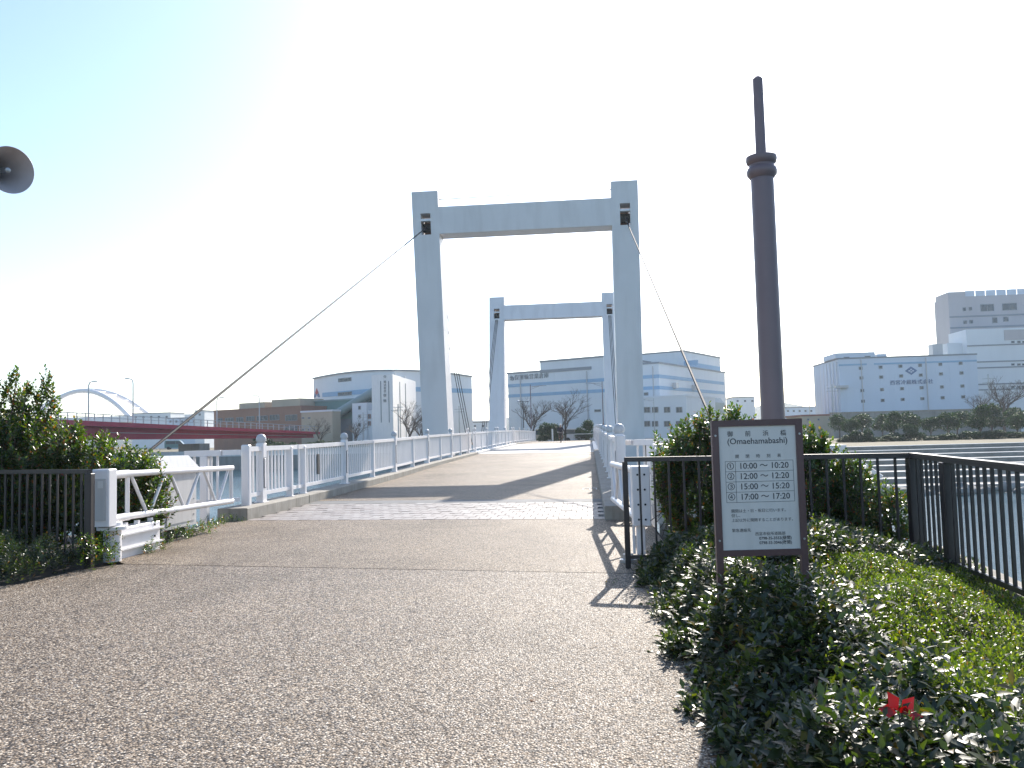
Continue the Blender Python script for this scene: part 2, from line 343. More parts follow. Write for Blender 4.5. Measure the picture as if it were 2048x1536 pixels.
def strip(x0, x1, y0, y1, step=2.0, dz=0.0, k=SK):
    n = max(1, int((y1 - y0) / step)); m = MB(); vs = []; fs = []
    for i in range(n + 1):
        y = y0 + (y1 - y0) * i / n
        for x in (x0, x1): yy = y + k * x; vs.append((x, yy, zd(yy) + dz))
    for i in range(n): fs.append((2 * i, 2 * i + 1, 2 * i + 3, 2 * i + 2))
    return m.add(vs, fs)
bed = struct('paver_bed', strip(XL, XR, 14.6, 17.96, 0.5, -0.02), M['concrete'])
pv = {}
for q in range(4):
    m = MB(); a, b = 0.1005, 0.1815; e = 0.006; sh = lambda x: SK * x; h = 0.022 + 0.0015 * q
    lo = [(-a, -b), (a, -b), (a, b), (-a, b)]; hi = [(x * 0.965, y * 0.98) for x, y in lo]
    m.hexa([(x, y + sh(x), 0) for x, y in lo] + [(x, y + sh(x), h) for x, y in hi]); pv[q] = mesh('paver', m); pv[q].materials.append(M['paver'])
for r in range(9):
    for c in range(33):
        x = XL + 0.105 + c * 0.2068 + (0.1 if r % 2 else 0.0)
        if x + 0.1 > XR + 0.06: continue
        y = 14.6 + 0.18 + r * 0.3725 + SK * x
        o = link('paver', pv[(r * 7 + c * 3) % 4], None, bed); o.location = (x, y, zd(y) - 0.0195 + random.uniform(-0.002, 0.002))
struct('joint_strip', strip(XL, XR, 17.98, 18.75, 0.4, 0.004), M['joint'])
struct('approach_deck', strip(XL, XR, 18.77, 48.5, 1.0, 0.0), M['agg2'])
struct('span_joint', strip(XL, XR, 48.52, 49.3, 0.4, 0.004), M['line'])
struct('span_deck', strip(XL, XR, 49.32, 61.4, 1.0, 0.0), M['span'])
struct('centre_joint', strip(XL, XR, 61.42, 61.75, 0.4, 0.002), M['joint'])
struct('span_deck', strip(XL, XR, 61.77, 74.2, 1.0, 0.0), M['span'])
struct('span_joint', strip(XL, XR, 74.22, 75.0, 0.4, 0.004), M['line'])
struct('far_deck', strip(XL, XR, 75.02, 107, 1.0, 0.0), M['agg3'])
# deck girders below the surface
m = MB()
ys = list(np.arange(19.1, 107, 2.0)) + [107.0]
for a, b in zip(ys[:-1], ys[1:]):
    za, zb = zd(a) - 0.03, zd(b) - 0.03
    m.hexa([(-7.3, a, za - 0.9), (0.95, a, za - 0.9), (0.95, b, zb - 0.9), (-7.3, b, zb - 0.9), (-7.3, a, za), (0.95, a, za), (0.95, b, zb), (-7.3, b, zb)])
struct('bridge_girder', m, M['grey'])
def kerb_h(y): return float(np.interp(y, [14, 19, 48, 110], [0.24, 0.20, 0.13, 0.12]))
def kerb(side, y0, y1, name, mat):
    x0, x1 = (-7.2, XL) if side < 0 else (XR, 0.86)
    m = MB(); n = max(1, int((y1 - y0) / 1.5)); c = 0.015
    for i in range(n):
        a = y0 + (y1 - y0) * i / n; b = y0 + (y1 - y0) * (i + 1) / n
        pr = lambda y: [(x0, y, zd(y) - 0.05), (x1, y, zd(y) - 0.05), (x1, y, zd(y) + kerb_h(y) - c), (x1 - c, y, zd(y) + kerb_h(y)), (x0 + c, y, zd(y) + kerb_h(y)), (x0, y, zd(y) + kerb_h(y) - c)]
        A, B = pr(a), pr(b); bse = len(m.v); m.v += A + B; k = 6
        for j in range(k): jj = (j + 1) % k; m.f.append((bse + j, bse + jj, bse + k + jj, bse + k + j))
        if i == 0: m.f.append(tuple(bse + j for j in range(k)))
        if i == n - 1: m.f.append(tuple(bse + k + j for j in range(k - 1, -1, -1)))
    # outward winding
    return struct(name, m, mat)
for sd_, ya in ((-1, 15.45), (1, 14.4)):
    kerb(sd_, ya, 18.98, 'kerb', M['concrete']); kerb(sd_, 19.02, 48.3, 'kerb', M['concrete'])
    kerb(sd_, 48.7, 61.5, 'kerb', M['grey']); kerb(sd_, 61.56, 74.4, 'kerb', M['grey']); kerb(sd_, 74.6, 106.5, 'kerb', M['concrete'])
# small painted marks on the deck by the right kerb
for i in range(4):
    x = -0.22 + i * 0.17; m = MB(); m.box(x, x + 0.025, 21.45, 21.85, zd(21.6) + 0.001, zd(21.6) + 0.006)
    struct('deck_mark', m, M['line'])
m = MB(); m.box(-0.2, 0.14, 21.8, 21.87, zd(21.8) + 0.007, zd(21.8) + 0.012); struct('deck_mark', m, M['line'])

# ------------------------------------------------------------------ bridge railings
def mesh_of(mb, mat, name, smooth=False): me = mesh(name, mb, None, smooth); me.materials.append(mat); return me
bal = MB(); bal.cbox(-0.018, 0.018, -0.022, 0.022, 0, 0.90, 0.004); BAL = mesh_of(bal, M['white'], 'baluster')
pl = MB(); pl.box(-0.10, 0.10, -0.07, 0.07, 0.0, 0.014); pl.cbox(-0.07, 0.07, -0.045, 0.045, 0, 1.14, 0.006); POST = mesh_of(pl, M['white'], 'post')
bp = MB(); bp.box(-0.11, 0.11, -0.15, 0.15, 0.0, 0.016); bp.cbox(-0.075, 0.075, -0.11, 0.11, 0, 1.24, 0.008); BPOST = mesh_of(bp, M['white'], 'ball_post')
cp = MB(); cp.lathe([(0.085, 1.24), (0.085, 1.28), (0.105, 1.285), (0.108, 1.32), (0.10, 1.365), (0.083, 1.40), (0.055, 1.425), (0.02, 1.437), (0.002, 1.438)], n=18); CAP = mesh_of(cp, M['grey'], 'ball_cap', True)
pn = MB(); pn.box(0.0755, 0.083, -0.085, 0.085, 0.95, 1.23); PAN = mesh_of(pn, M['white'], 'name_plate')
sl_ = MB(); sl_.box(0.0755, 0.079, -0.07, 0.07, 0.30, 0.93); SLOT = mesh_of(sl_, M['black'], 'lamp_slot')
it = MB(); it.cbox(0.0785, 0.090, -0.035, 0.035, 0.31, 0.92, 0.004); INS = mesh_of(it, M['white'], 'lamp_diffuser')
def railing(side, y0, y1, balls, posts, label, single, sp=0.2):
    x = -6.93 if side < 0 else 0.55; s = -side
    zb = lambda y: zd(y) + kerb_h(y)
    t = thing('bridge_railing', label, 'railing', (x, y0, zb(y0)))
    L = lambda y: (0, y - y0, zb(y) - zb(y0))
    n = max(1, int((y1 - y0) / 3)); ts = np.linspace(y0, y1, n + 1)
    tr = MB(); br = MB()
    for a, b in zip(ts[:-1], ts[1:]):
        A, B = Vector(L(a)), Vector(L(b))
        tr.beam(A + Vector((0, 0, 1.13)), B + Vector((0, 0, 1.13)), 0.10, 0.10); br.beam(A + Vector((0, 0, 0.19)), B + Vector((0, 0, 0.19)), 0.06, 0.08)
    mk('top_rail', tr, M['white'], t, True); mk('bottom_rail', br, M['white'], t, True)
    for y in posts:
        o = link('post', POST, None, t); o.location = L(y)
    for y in balls:
        o = link('post', BPOST, None, t); o.location = L(y)
        link('ball_cap', CAP, None, o)
        for me, nm in ((PAN, 'name_plate'), (SLOT, 'lamp_slot'), (INS, 'lamp_diffuser')):
            q = link(nm, me, None, o)
            if s < 0: q.scale = (-1, 1, 1)
    skip = list(posts) + list(balls); yy = y0 + 0.12; J = MB(); vb = bal.v; fb = bal.f
    while yy < y1 - 0.06:
        if all(abs(yy - q) > 0.12 for q in skip):
            p = L(yy)
            if single: o = link('baluster', BAL, None, t); o.location = (p[0], p[1], p[2] + 0.2)
            else: J.add([(a + p[0], b + p[1], c + p[2] + 0.2) for a, b, c in vb], fb)
        yy += sp
    if not single and J.v:
        o = mk('baluster_row', J, M['white'], t, True); o['kind'] = 'stuff'
    return t
rl = railing(-1, 16.2, 18.95, [16.95], [18.6], 'short white bridge railing on the left kerb end with ball-topped post beside the truss gate', True)
ep = MB(); ep.cbox(-0.085, 0.085, -0.07, 0.07, 0, 1.22, 0.02); o = mk('end_post', ep, M['white'], rl, True); o.location = (0, -0.02, 0)
r2 = railing(-1, 19.1, 48.2, [22.9, 28.9, 34.9, 40.9, 46.8], [19.5, 25.9, 31.9, 37.9, 43.9], 'long white left railing of the near approach up to the front tower', True)
m = MB(); m.box(0.03, 0.05, 1.33, 1.50, 0.42, 0.92); mk('name_plaque', m, M['black'], r2, True)
railing(-1, 48.8, 61.4, [49.6, 55.3, 60.8], [52.5, 58.1], 'white left railing on the near half of the lifting span', False)
railing(-1, 61.6, 74.2, [62.2, 67.7, 73.5], [65.0, 70.6], 'white left railing on the far half of the lifting span', False)
railing(-1, 74.8, 106, [75.4, 81.4, 87.4, 93.4, 99.4, 105.4], [78.4, 84.4, 90.4, 96.4, 102.4], 'white left railing beyond the rear tower', False)
rr = railing(1, 15.0, 18.95, [15.6], [18.6], 'short white right railing with ball-topped post behind the dark fence end', False)
ep = MB(); ep.cbox(-0.085, 0.085, -0.07, 0.07, 0, 1.22, 0.02); o = mk('end_post', ep, M['white'], rr, True); o.location = (0, -0.02, 0)
railing(1, 19.1, 48.2, [22.9, 28.9, 34.9, 40.9, 46.8], [19.5, 25.9, 31.9, 37.9, 43.9], 'long white right railing of the near approach in front of the right tower leg', False)
railing(1, 48.8, 61.4, [49.6, 55.3, 60.8], [52.5, 58.1], 'white right railing on the near half of the lifting span', False)
railing(1, 61.6, 74.2, [62.2, 67.7, 73.5], [65.0, 70.6], 'white right railing on the far half of the lifting span', False)
railing(1, 74.8, 106, [75.4, 81.4, 87.4, 93.4, 99.4, 105.4], [78.4, 84.4, 90.4, 96.4, 102.4], 'white right railing beyond the rear tower', False)
def wing(side, label):
    mx = (lambda x: x) if side < 0 else (lambda x: -6.38 - x)
    t = thing('wing_railing', label, 'railing', (mx(-7.1), 15.9, 0.05))
    a, b, c = (mx(-7.03), 16.05, 1.30), (mx(-7.2), 15.62, 1.30), (mx(-7.85), 15.45, 1.30)
    m = MB(); m.beam(a, b, 0.12, 0.10); m.beam(b, c, 0.14, 0.11); mk('top_rail', m, M['white'], t)
    m = MB(); m.beam((a[0], a[1], 0.36), (b[0], b[1], 0.36), 0.06, 0.08); m.beam((b[0], b[1], 0.36), (c[0], c[1], 0.36), 0.06, 0.08); mk('bottom_rail', m, M['white'], t)
    m = MB(); m.box(min(mx(-7.42), mx(-7.56)), max(mx(-7.42), mx(-7.56)), 15.46, 15.58, -0.5, 1.24); mk('post', m, M['white'], t)
    for f in (0.1, 0.28, 0.74, 0.92):
        x = b[0] + (c[0] - b[0]) * f; y = b[1] + (c[1] - b[1]) * f
        m = MB(); m.box(x - 0.02, x + 0.02, y - 0.02, y + 0.02, 0.38, 1.26); mk('baluster', m, M['white'], t)
wing(-1, 'stub of white railing angled outwards behind the left truss gate')
wing(1, 'stub of white railing angled outwards behind the right shrub')

# ------------------------------------------------------------------ lifting towers
def tower(y0, sgn, label):
    t = thing('bridge_tower', label, 'bridge tower', (-3.0, y0, zd(y0)))
    H0, H1 = -2.9, 14.38
    # sgn -1 leans towards the near bank, +1 towards the far bank
    def prof(z):
        f = (z - 0.0) / 14.38
        if sgn < 0: return y0 - 2.0 * f, y0 + 2.0 - 2.9 * f
        return y0 - 2.0 + 2.9 * f, y0 + 2.0 * f
    def seg(m, xa, xb, za, zb):
        (a0, b0), (a1, b1) = prof(za), prof(zb)
        m.hexa([(xa, a0, za), (xb, a0, za), (xb, b0, za), (xa, b0, za), (xa, a1, zb), (xb, a1, zb), (xb, b1, zb), (xa, b1, zb)])
    for x0, x1 in ((-8.92, -7.53), (1.50, 2.87)):
        xm = (x0 + x1) / 2; m = MB()
        seg(m, x0, x1, H0, 12.15); seg(m, x0, xm - 0.26, 12.15, 13.25); seg(m, xm + 0.26, x1, 12.15, 13.25); seg(m, x0, x1, 13.25, H1)
        lg = mk('leg', m, M['tower'], t)
        for zz in (2.2, 4.7, 7.2, 9.7):
            (a0, b0), (a1, b1) = prof(zz), prof(zz + 0.05); g = 0.006; m = MB()
            m.hexa([(x0 - g, a0 - g, zz), (x1 + g, a0 - g, zz), (x1 + g, b0 + g, zz), (x0 - g, b0 + g, zz), (x0 - g, a1 - g, zz + 0.05), (x1 + g, a1 - g, zz + 0.05), (x1 + g, b1 + g, zz + 0.05), (x0 - g, b1 + g, zz + 0.05)]); mk('plate_seam', m, M['tower'], lg)
        a, b = prof(12.7); ym = (a + b) / 2
        m = MB(); m.tube([(xm - 0.25, ym, 12.62), (xm + 0.25, ym, 12.62)], 0.24, 16); mk('sheave', m, M['black'], lg, smooth=True)
        m = MB(); m.box(xm - 0.258, xm + 0.258, a - 0.03, a + 0.25, 12.86, 12.97); mk('bracket', m, M['white'], lg)
        if sgn > 0: m = MB(); m.box(xm - 0.29, xm + 0.29, a - 0.12, a + 0.1, 12.1, 12.3); mk('cable_guide', m, M['white'], lg)
        m = MB(); m.box(xm - 0.24, xm + 0.24, ym + 0.28, ym + 0.32, 12.2, 13.2); mk('back_plate', m, M['brick'], lg)
    m = MB(); za, zb = 12.17, 13.55; (a0, b0), (a1, b1) = prof(za), prof(zb)
    m.hexa([(-7.53, a0, za), (1.5, a0, za), (1.5, b0, za), (-7.53, b0, za), (-7.53, a1, zb), (1.5, a1, zb), (1.5, b1, zb), (-7.53, b1, zb)])
    cb = mk('crossbeam', m, M['tower'], t)
    for xx in (-5.3, -3.05, -0.8):
        g = 0.006; m = MB(); m.hexa([(xx, a0 - g, za - g), (xx + 0.05, a0 - g, za - g), (xx + 0.05, b0 + g, za - g), (xx, b0 + g, za - g), (xx, a1 - g, zb + g), (xx + 0.05, a1 - g, zb + g), (xx + 0.05, b1 + g, zb + g), (xx, b1 + g, zb + g)]); mk('plate_seam', m, M['tower'], cb)
    m = MB(); m.tube([(-7.5, prof(13.95)[0] + 0.1, 13.95), (1.5, prof(13.95)[0] + 0.1, 14.0)], 0.018, 6); mk('guard_wire', m, M['cable'], t)
    return prof
P1 = tower(44.0, -1, 'tall white portal tower nearest the camera, the larger of the two')
P2 = tower(75.0, 1, 'white portal tower further along the bridge, seen through the nearer one')
def cable(pts, r, label):
    m = MB(); m.tube(pts, r, 6); return tag(mk('stay_cable', m, M['cable'], None), label, 'cable')
ya = sum(P1(12.6)) / 2; yb = sum(P2(12.6)) / 2
for x, sd_ in ((-8.22, 'left'), (2.18, 'right')):
    cable([(x, ya - 0.35, 12.6), (x + (0.02 if sd_ == 'left' else 0.05), 14.2, 1.15 if sd_ == 'left' else 1.2)], 0.028, f'long dark back stay from the front tower top down to the {sd_} anchorage')
    for k in (-1, 0, 1):
        nm = {-1: 'outermost', 0: 'middle', 1: 'innermost'}[k] if x < 0 else {-1: 'innermost', 0: 'middle', 1: 'outermost'}[k]
        cable([(x + k * 0.1, ya + 0.35, 12.6), (x + k * 0.16, 56.5, 0.9)], 0.022, f'{nm} of three {sd_} hoist cables from the front tower to the span')
        cable([(x + k * 0.1, yb - 0.35, 12.5), (x + k * 0.16, 63.0, 0.9)], 0.024, f'{nm} of three {sd_} hoist cables from the rear tower to the span')
    m = MB(); m.cbox(x - 0.35, x + 0.35, 13.75, 14.5, -3.5, 1.15, 0.03); tag(mk('cable_anchorage', m, M['white']), f'white block anchoring the {sd_} back stay beside the abutment', 'anchorage')

# ------------------------------------------------------------------ swing gates
def gate_left():
    t = thing('swing_gate', 'white tubular truss gate folded along the left edge of the path', 'gate', (-6.25, 10.2, 0))
    m = MB(); m.lathe([(0.11, 0), (0.11, 0.40), (0.19, 0.41), (0.19, 0.45), (0.12, 0.46), (0.12, 0.5)], (-6.22, 10.3, 0), 18); mk('pivot_post', m, M['white'], t, smooth=True)
    m = MB(); m.cbox(-6.36, -6.12, 10.05, 10.24, 0.47, 1.20, 0.012); h = mk('hinge_box', m, M['white'], t)
    m = MB(); m.box(-6.32, -6.16, 10.035, 10.05, 0.55, 1.08); mk('cover_plate', m, M['grey'], h)
    m = MB(); m.box(-6.26, -6.19, 10.028, 10.034, 0.96, 1.05); mk('notice_label', m, M['line'], h)
    for z, n in ((1.11, 'top_tube'), (0.53, 'bottom_tube')):
        m = MB(); m.tube([(-6.3, 10.2, z), (-6.3, 10.8, z)], 0.055, 14); m.tube([(-6.3, 10.78, z), (-6.3, 14.1, z - 0.06)], 0.045, 14); mk(n, m, M['white'], t, smooth=True)
    top = [10.85, 11.85, 12.95, 14.02]; bot = [11.32, 12.4, 13.5]
    zt = lambda y: 1.11 - 0.06 * (y - 10.78) / 3.3; zb = lambda y: 0.53 - 0.06 * (y - 10.78) / 3.3
    for i, y in enumerate(bot):
        for yt in (top[i] + (0.06 if i else 0), top[i + 1] - 0.06):
            m = MB(); m.tube([(-6.3, y + (0.03 if yt > y else -0.03), zb(y)), (-6.3, yt, zt(yt))], 0.024, 10); mk('brace', m, M['white'], t, smooth=True)
    for y in (10.78, 14.06):
        m = MB(); m.tube([(-6.3, y, zb(y)), (-6.3, y, zt(y))], 0.03, 10); mk('upright', m, M['white'], t, smooth=True)
    m = MB(); m.cbox(-6.46, -6.22, 10.5, 11.5, 0.0, 0.40, 0.01); c = mk('gate_support', m, M['white'], t)
    for z in (0.11, 0.30): m = MB(); m.box(-6.22, -6.17, 10.45, 11.53, z, z + 0.022); mk('rib', m, M['white'], c)
    for y in (10.7, 11.0, 11.35): m = MB(); m.box(-6.33, -6.27, y, y + 0.05, 0.40, 0.455); mk('lug', m, M['white'], c)
    for z in (0.2, 0.36): m = MB(); m.tube([(-6.215, 11.34, z), (-6.205, 11.34, z)], 0.016, 8); mk('bolt', m, M['black'], c)
gate_left()
def gate_right():
    t = thing('swing_gate', 'white tubular truss gate seen end-on along the right kerb behind the dark fence post', 'gate', (0.59, 10.0, 0))
    m = MB(); m.cbox(0.52, 0.62, 9.93, 10.1, 0, 0.42, 0.008); m.box(0.47, 0.5, 9.95, 9.98, 0.06, 0.4); mk('pivot_post', m, M['white'], t)
    m = MB(); m.cbox(0.48, 0.69, 9.86, 10.25, 0.40, 1.09, 0.01); h = mk('hinge_box', m, M['white'], t)
    for x in (0.545, 0.625):
        for z in (0.47, 0.645, 0.82, 0.995): m = MB(); m.tube([(x, 9.868, z), (x, 9.85, z)], 0.013, 8); mk('bolt', m, M['black'], h, smooth=True)
    A = lambda f, z: (0.56 - 0.20 * f, 10.2 + 3.85 * f, z - 0.05 * f)
    for z, n in ((1.02, 'top_tube'), (0.44, 'bottom_tube')): m = MB(); m.tube([A(0, z), A(1, z)], 0.045, 14); mk(n, m, M['white'], t, smooth=True)
    for i in range(3):
        for a, b in ((i / 3 + 0.167, i / 3 + 0.02), (i / 3 + 0.167, i / 3 + 0.313)): m = MB(); m.tube([A(a, 0.44), A(b, 1.02)], 0.024, 10); mk('brace', m, M['white'], t, smooth=True)
    m = MB(); m.tube([A(0.99, 0.44), A(0.99, 1.02)], 0.03, 10); mk('upright', m, M['white'], t, smooth=True)
    m = MB(); m.lathe([(0.10, 0), (0.10, 0.03), (0.06, 0.035), (0.06, 0.09), (0.02, 0.1)], (0.40, 9.75, 0.0), 14); mk('floor_catch', m, M['galv'], t, smooth=True)
gate_right()
def cabinet(x0, x1, label, face):
    t = thing('drive_cabinet', label, 'cabinet', ((x0 + x1) / 2, 13.1, 0.12))
    m = MB(); m.cbox(x0, x1, 12.6, 13.75, 0.12, 1.02, 0.012); b = mk('body', m, M['cab'], t)
    xf = x1 if face > 0 else x0
    m = MB(); m.box(min(xf, xf + face * 0.012), max(xf, xf + face * 0.012), 12.72, 13.68, 0.2, 0.92); d = mk('door_panel', m, M['cab'], t)
    for y in (12.78, 13.62):
        for z in (0.3, 0.56, 0.82): m = MB(); m.tube([(xf + face * 0.012, y, z), (xf + face * 0.022, y, z)], 0.012, 8); mk('screw', m, M['galv'], d)
    m = MB(); m.hexa([(x0 - 0.06, 12.4, 1.025), (x1 + 0.06, 12.4, 1.025), (x1 + 0.06, 13.85, 1.025), (x0 - 0.06, 13.85, 1.025), (x0 + 0.02, 12.45, 1.30), (x1 - 0.02, 12.45, 1.30), (x1 - 0.02, 13.5, 1.30), (x0 + 0.02, 13.5, 1.30)]); mk('lid', m, M['cab'], t)
    for y in (12.75, 13.55): m = MB(); m.box(x0 + 0.1, x1 - 0.1, y, y + 0.1, -2.9, 0.118); mk('leg', m, M['galv'], t)
cabinet(-7.40, -6.78, 'white steel cabinet with sloped lid standing behind the left truss gate', 1)
cabinet(0.98, 1.6, 'white steel cabinet standing behind the right truss gate among the shrub leaves', -1)
# ------------------------------------------------------------------ dark fences
def fence(pts, z0s, ztop, label, sp=0.155, posts=None, low=0.12):
    t = thing('dark_fence', label, 'fence', (pts[0][0], pts[0][1], z0s[0]))
    for (x0, y0), (x1, y1), za, zb in zip(pts[:-1], pts[1:], z0s[:-1], z0s[1:]):
        L = math.hypot(x1 - x0, y1 - y0); m = MB(); m.beam((x0, y0, ztop - 0.025), (x1, y1, ztop - 0.025), 0.075, 0.05); mk('top_rail', m, M['dark'], t)
        m = MB(); m.beam((x0, y0, za + low), (x1, y1, zb + low), 0.04, 0.04); mk('bottom_rail', m, M['dark'], t)
        n = int(L / sp)
        for i in range(1, n):
            f = i / n; x, y, z = x0 + (x1 - x0) * f, y0 + (y1 - y0) * f, za + (zb - za) * f
            m = MB(); m.box(x - 0.011, x + 0.011, y - 0.011, y + 0.011, z + low, ztop - 0.04); mk('bar', m, M['dark'], t)
    for (x, y, z, r) in posts:
        m = MB(); m.cbox(x - r, x + r, y - r, y + r, z - 0.15, ztop - 0.05, 0.006); mk('post', m, M['dark'], t)
fence([(0.38, 9.3), (3.2, 8.6), (2.83, 5.7), (2.3, 2.0)], [0, 0.15, 0.25, 0.25], 1.22, 'dark bronze bar fence cornering round the planting bed above the water on the right', posts=[(0.38, 9.3, 0, 0.03), (3.2, 8.6, 0.1, 0.055), (3.05, 7.45, 0.2, 0.05), (2.72, 4.9, 0.2, 0.05)])
fence([(-6.22, 9.8), (-9.6, 11.2)], [0, 0], 1.21, 'dark bronze bar fence in front of the tall shrub on the left', posts=[(-6.22, 9.8, 0, 0.045), (-8.0, 10.53, 0, 0.03)])
m = MB(); m.prism([(2.92, 6.0), (3.12, 6.0), (3.42, 8.6), (3.22, 8.55)], 0, 0.3); m.prism([(2.38, 2.0), (2.58, 2.0), (3.12, 5.99), (2.92, 5.99)], 0, 0.28); struct('fence_footing', m, M['concrete'])

# ------------------------------------------------------------------ lamp post, sign, horn
t = thing('lamp_post', 'thick brown lamp post with ringed collar rising behind the sign', 'lamp post', (1.515, 7.0, 0.1))
m = MB(); m.lathe([(0.16, 0.0), (0.16, 0.04), (0.098, 0.06), (0.093, 3.62)], (1.515, 7.0, 0.1), 28); mk('shaft', m, M['brown'], t, smooth=True)
m = MB(); m.lathe([(0.098, 3.60), (0.122, 3.63), (0.125, 3.66), (0.118, 3.685), (0.102, 3.70), (0.102, 3.715), (0.12, 3.73), (0.128, 3.76), (0.125, 3.785), (0.05, 3.80)], (1.515, 7.0, 0.0), 28); mk('collar', m, M['brown'], t, smooth=True)
m = MB(); m.lathe([(0.044, 3.75), (0.042, 4.46), (0.02, 4.48)], (1.515, 7.0, 0.0), 20); mk('upper_shaft', m, M['brown'], t, smooth=True)

az = math.atan2(RT.y, RT.x)
t = thing('notice_board', 'maroon framed notice board with bridge opening timetable standing in the planting bed', 'sign', (0.80, 5.56, 0.0), az)
W, Z0, Z1 = 0.597, 0.675, 1.56
m = MB(); m.box(0, 0.044, -0.02, 0.02, 0.05, Z1); mk('post', m, M['maroon'], t, True)
m = MB(); m.box(W - 0.044, W, -0.02, 0.02, 0.05, Z1); mk('post', m, M['maroon'], t, True)
m = MB(); m.box(0.044, W - 0.044, -0.019, 0.019, Z1 - 0.042, Z1); mk('frame_rail', m, M['maroon'], t, True)
m = MB(); m.box(0.044, W - 0.044, -0.019, 0.019, Z0 - 0.005, Z0 + 0.036); mk('frame_rail', m, M['maroon'], t, True)
m = MB(); m.box(0.044, W - 0.044, -0.008, 0.012, Z0 + 0.036, Z1 - 0.042); pt = mk('plate', m, M['plate'], t, True)
for bx in (0.022, W - 0.022):
    for bz in (Z0 + 0.1, Z1 - 0.1): m = MB(); m.tube([(bx, -0.02, bz), (bx, -0.026, bz)], 0.007, 8); mk('bolt', m, M['galv'], t, True)
k = (W - 0.088) / 795.0; kz = (Z1 - Z0 - 0.078) / 1213.0; X0, ZT = 0.044, Z1 - 0.042; YF = -0.0088
def tx(s, size, x, y, cjk=False, **kw): kw.setdefault('bold', 0.0 if cjk else 0.0004); return text(s, size * k * (1.0 if cjk else 1.3), X0 + x * k, YF, ZT - y * kz, M['ink'], pt, extrude=0.0004, **kw)
for ch, x in zip('御前浜橋', (122, 305, 488, 670)): tx(ch, 62, x, 78, True, bold=0.0003)
tx('(Omaehamabashi)', 66, 400, 150)
for ch, x in zip('開閉時刻表', (185, 292, 400, 508, 617)): tx(ch, 42, x, 300, True)
def ln(x0, x1, y0, y1, wd=0.0024):
    m = MB(); a = X0 + x0 * k; b = X0 + x1 * k; c = ZT - y1 * kz; d = ZT - y0 * kz
    if y0 == y1: c -= wd / 2; d += wd / 2
    else: a -= wd / 2; b += wd / 2
    m.box(a, b, YF, YF + 0.0007, c, d); mk('table_line', m, M['ink'], pt, True)
for i in range(5): ln(60, 757, 345 + 101 * i, 345 + 101 * i)
for x in (60, 163, 757): ln(x, x, 344, 750)
for i, (n_, s_) in enumerate((('①', '10:00 ～ 10:20'), ('②', '12:00 ～ 12:20'), ('③', '15:00 ～ 15:20'), ('④', '17:00 ～ 17:20'))):
    y = 395 + 101 * i; tx(n_, 66, 112, y); tx(s_, 66, 455, y)
tx('開閉は土・日・祝日に行います。', 39, 100, 835, True, align='LEFT'); tx('但し、', 39, 100, 880, True, align='LEFT'); tx('上記以外に開閉することがあります。', 38.5, 100, 926, True, align='LEFT')
tx('緊急連絡先', 39, 100, 1025, True, align='LEFT'); tx('西宮市役所道路部', 39, 335, 1063, True, align='LEFT')
tx('0798-35-3553(昼間)', 31, 375, 1106, align='LEFT'); tx('0798-35-3046(夜間)', 31, 375, 1150, align='LEFT')

hc = atY(21, 340, 5.5); t = thing('loudspeaker', 'grey-brown horn loudspeaker on its pole at the left edge of the frame', 'loudspeaker', (hc.x - 0.75, hc.y + 0.55, 0))
ax = (CAM - hc).normalized(); ax = (ax + Vector((0.42, 0.25, 0.10))).normalized()
q = ax.to_track_quat('Z', 'Y').to_matrix().to_4x4(); q.translation = hc
def xf(mb, mat4): mb.v = [tuple(mat4 @ Vector(v)) for v in mb.v]; return mb
out = [(0.035, -0.34), (0.05, -0.26), (0.085, -0.16), (0.125, -0.07), (0.158, -0.012), (0.168, 0.0), (0.165, 0.004), (0.155, -0.012), (0.122, -0.068), (0.082, -0.155), (0.046, -0.255), (0.03, -0.33)]
m = MB(); n_ = 40; vs = []; fs = []
for r_, z_ in out:
    for j in range(n_): a = 2 * math.pi * j / n_; vs.append((r_ * math.cos(a), r_ * math.sin(a), z_))
for i in range(len(out) - 1):
    for j in range(n_): jj = (j + 1) % n_; fs.append((i * n_ + j, i * n_ + jj, (i + 1) * n_ + jj, (i + 1) * n_ + j))
m.add(vs, fs); mk('bell', xf(m, q), M['horn'], t, smooth=True)
m = MB(); m.lathe([(0.024, -0.32), (0.022, -0.05), (0.019, -0.035), (0.008, -0.03)], n=16); mk('phase_plug', xf(m, q), M['galv'], t, smooth=True)
m = MB(); m.lathe([(0.05, -0.50), (0.075, -0.49), (0.075, -0.36), (0.04, -0.33)], n=18); mk('driver', xf(m, q), M['horn'], t, smooth=True)
bk = q @ Vector((0, 0, -0.42)); m = MB(); m.tube([bk, (hc.x - 0.75, hc.y + 0.55, bk.z)], 0.02, 8); mk('bracket', m, M['galv'], t)
m = MB(); m.lathe([(0.07, 0), (0.07, 4.6), (0.02, 4.63)], (hc.x - 0.75, hc.y + 0.55, 0), 16); mk('pole', m, M['galv'], t, smooth=True)

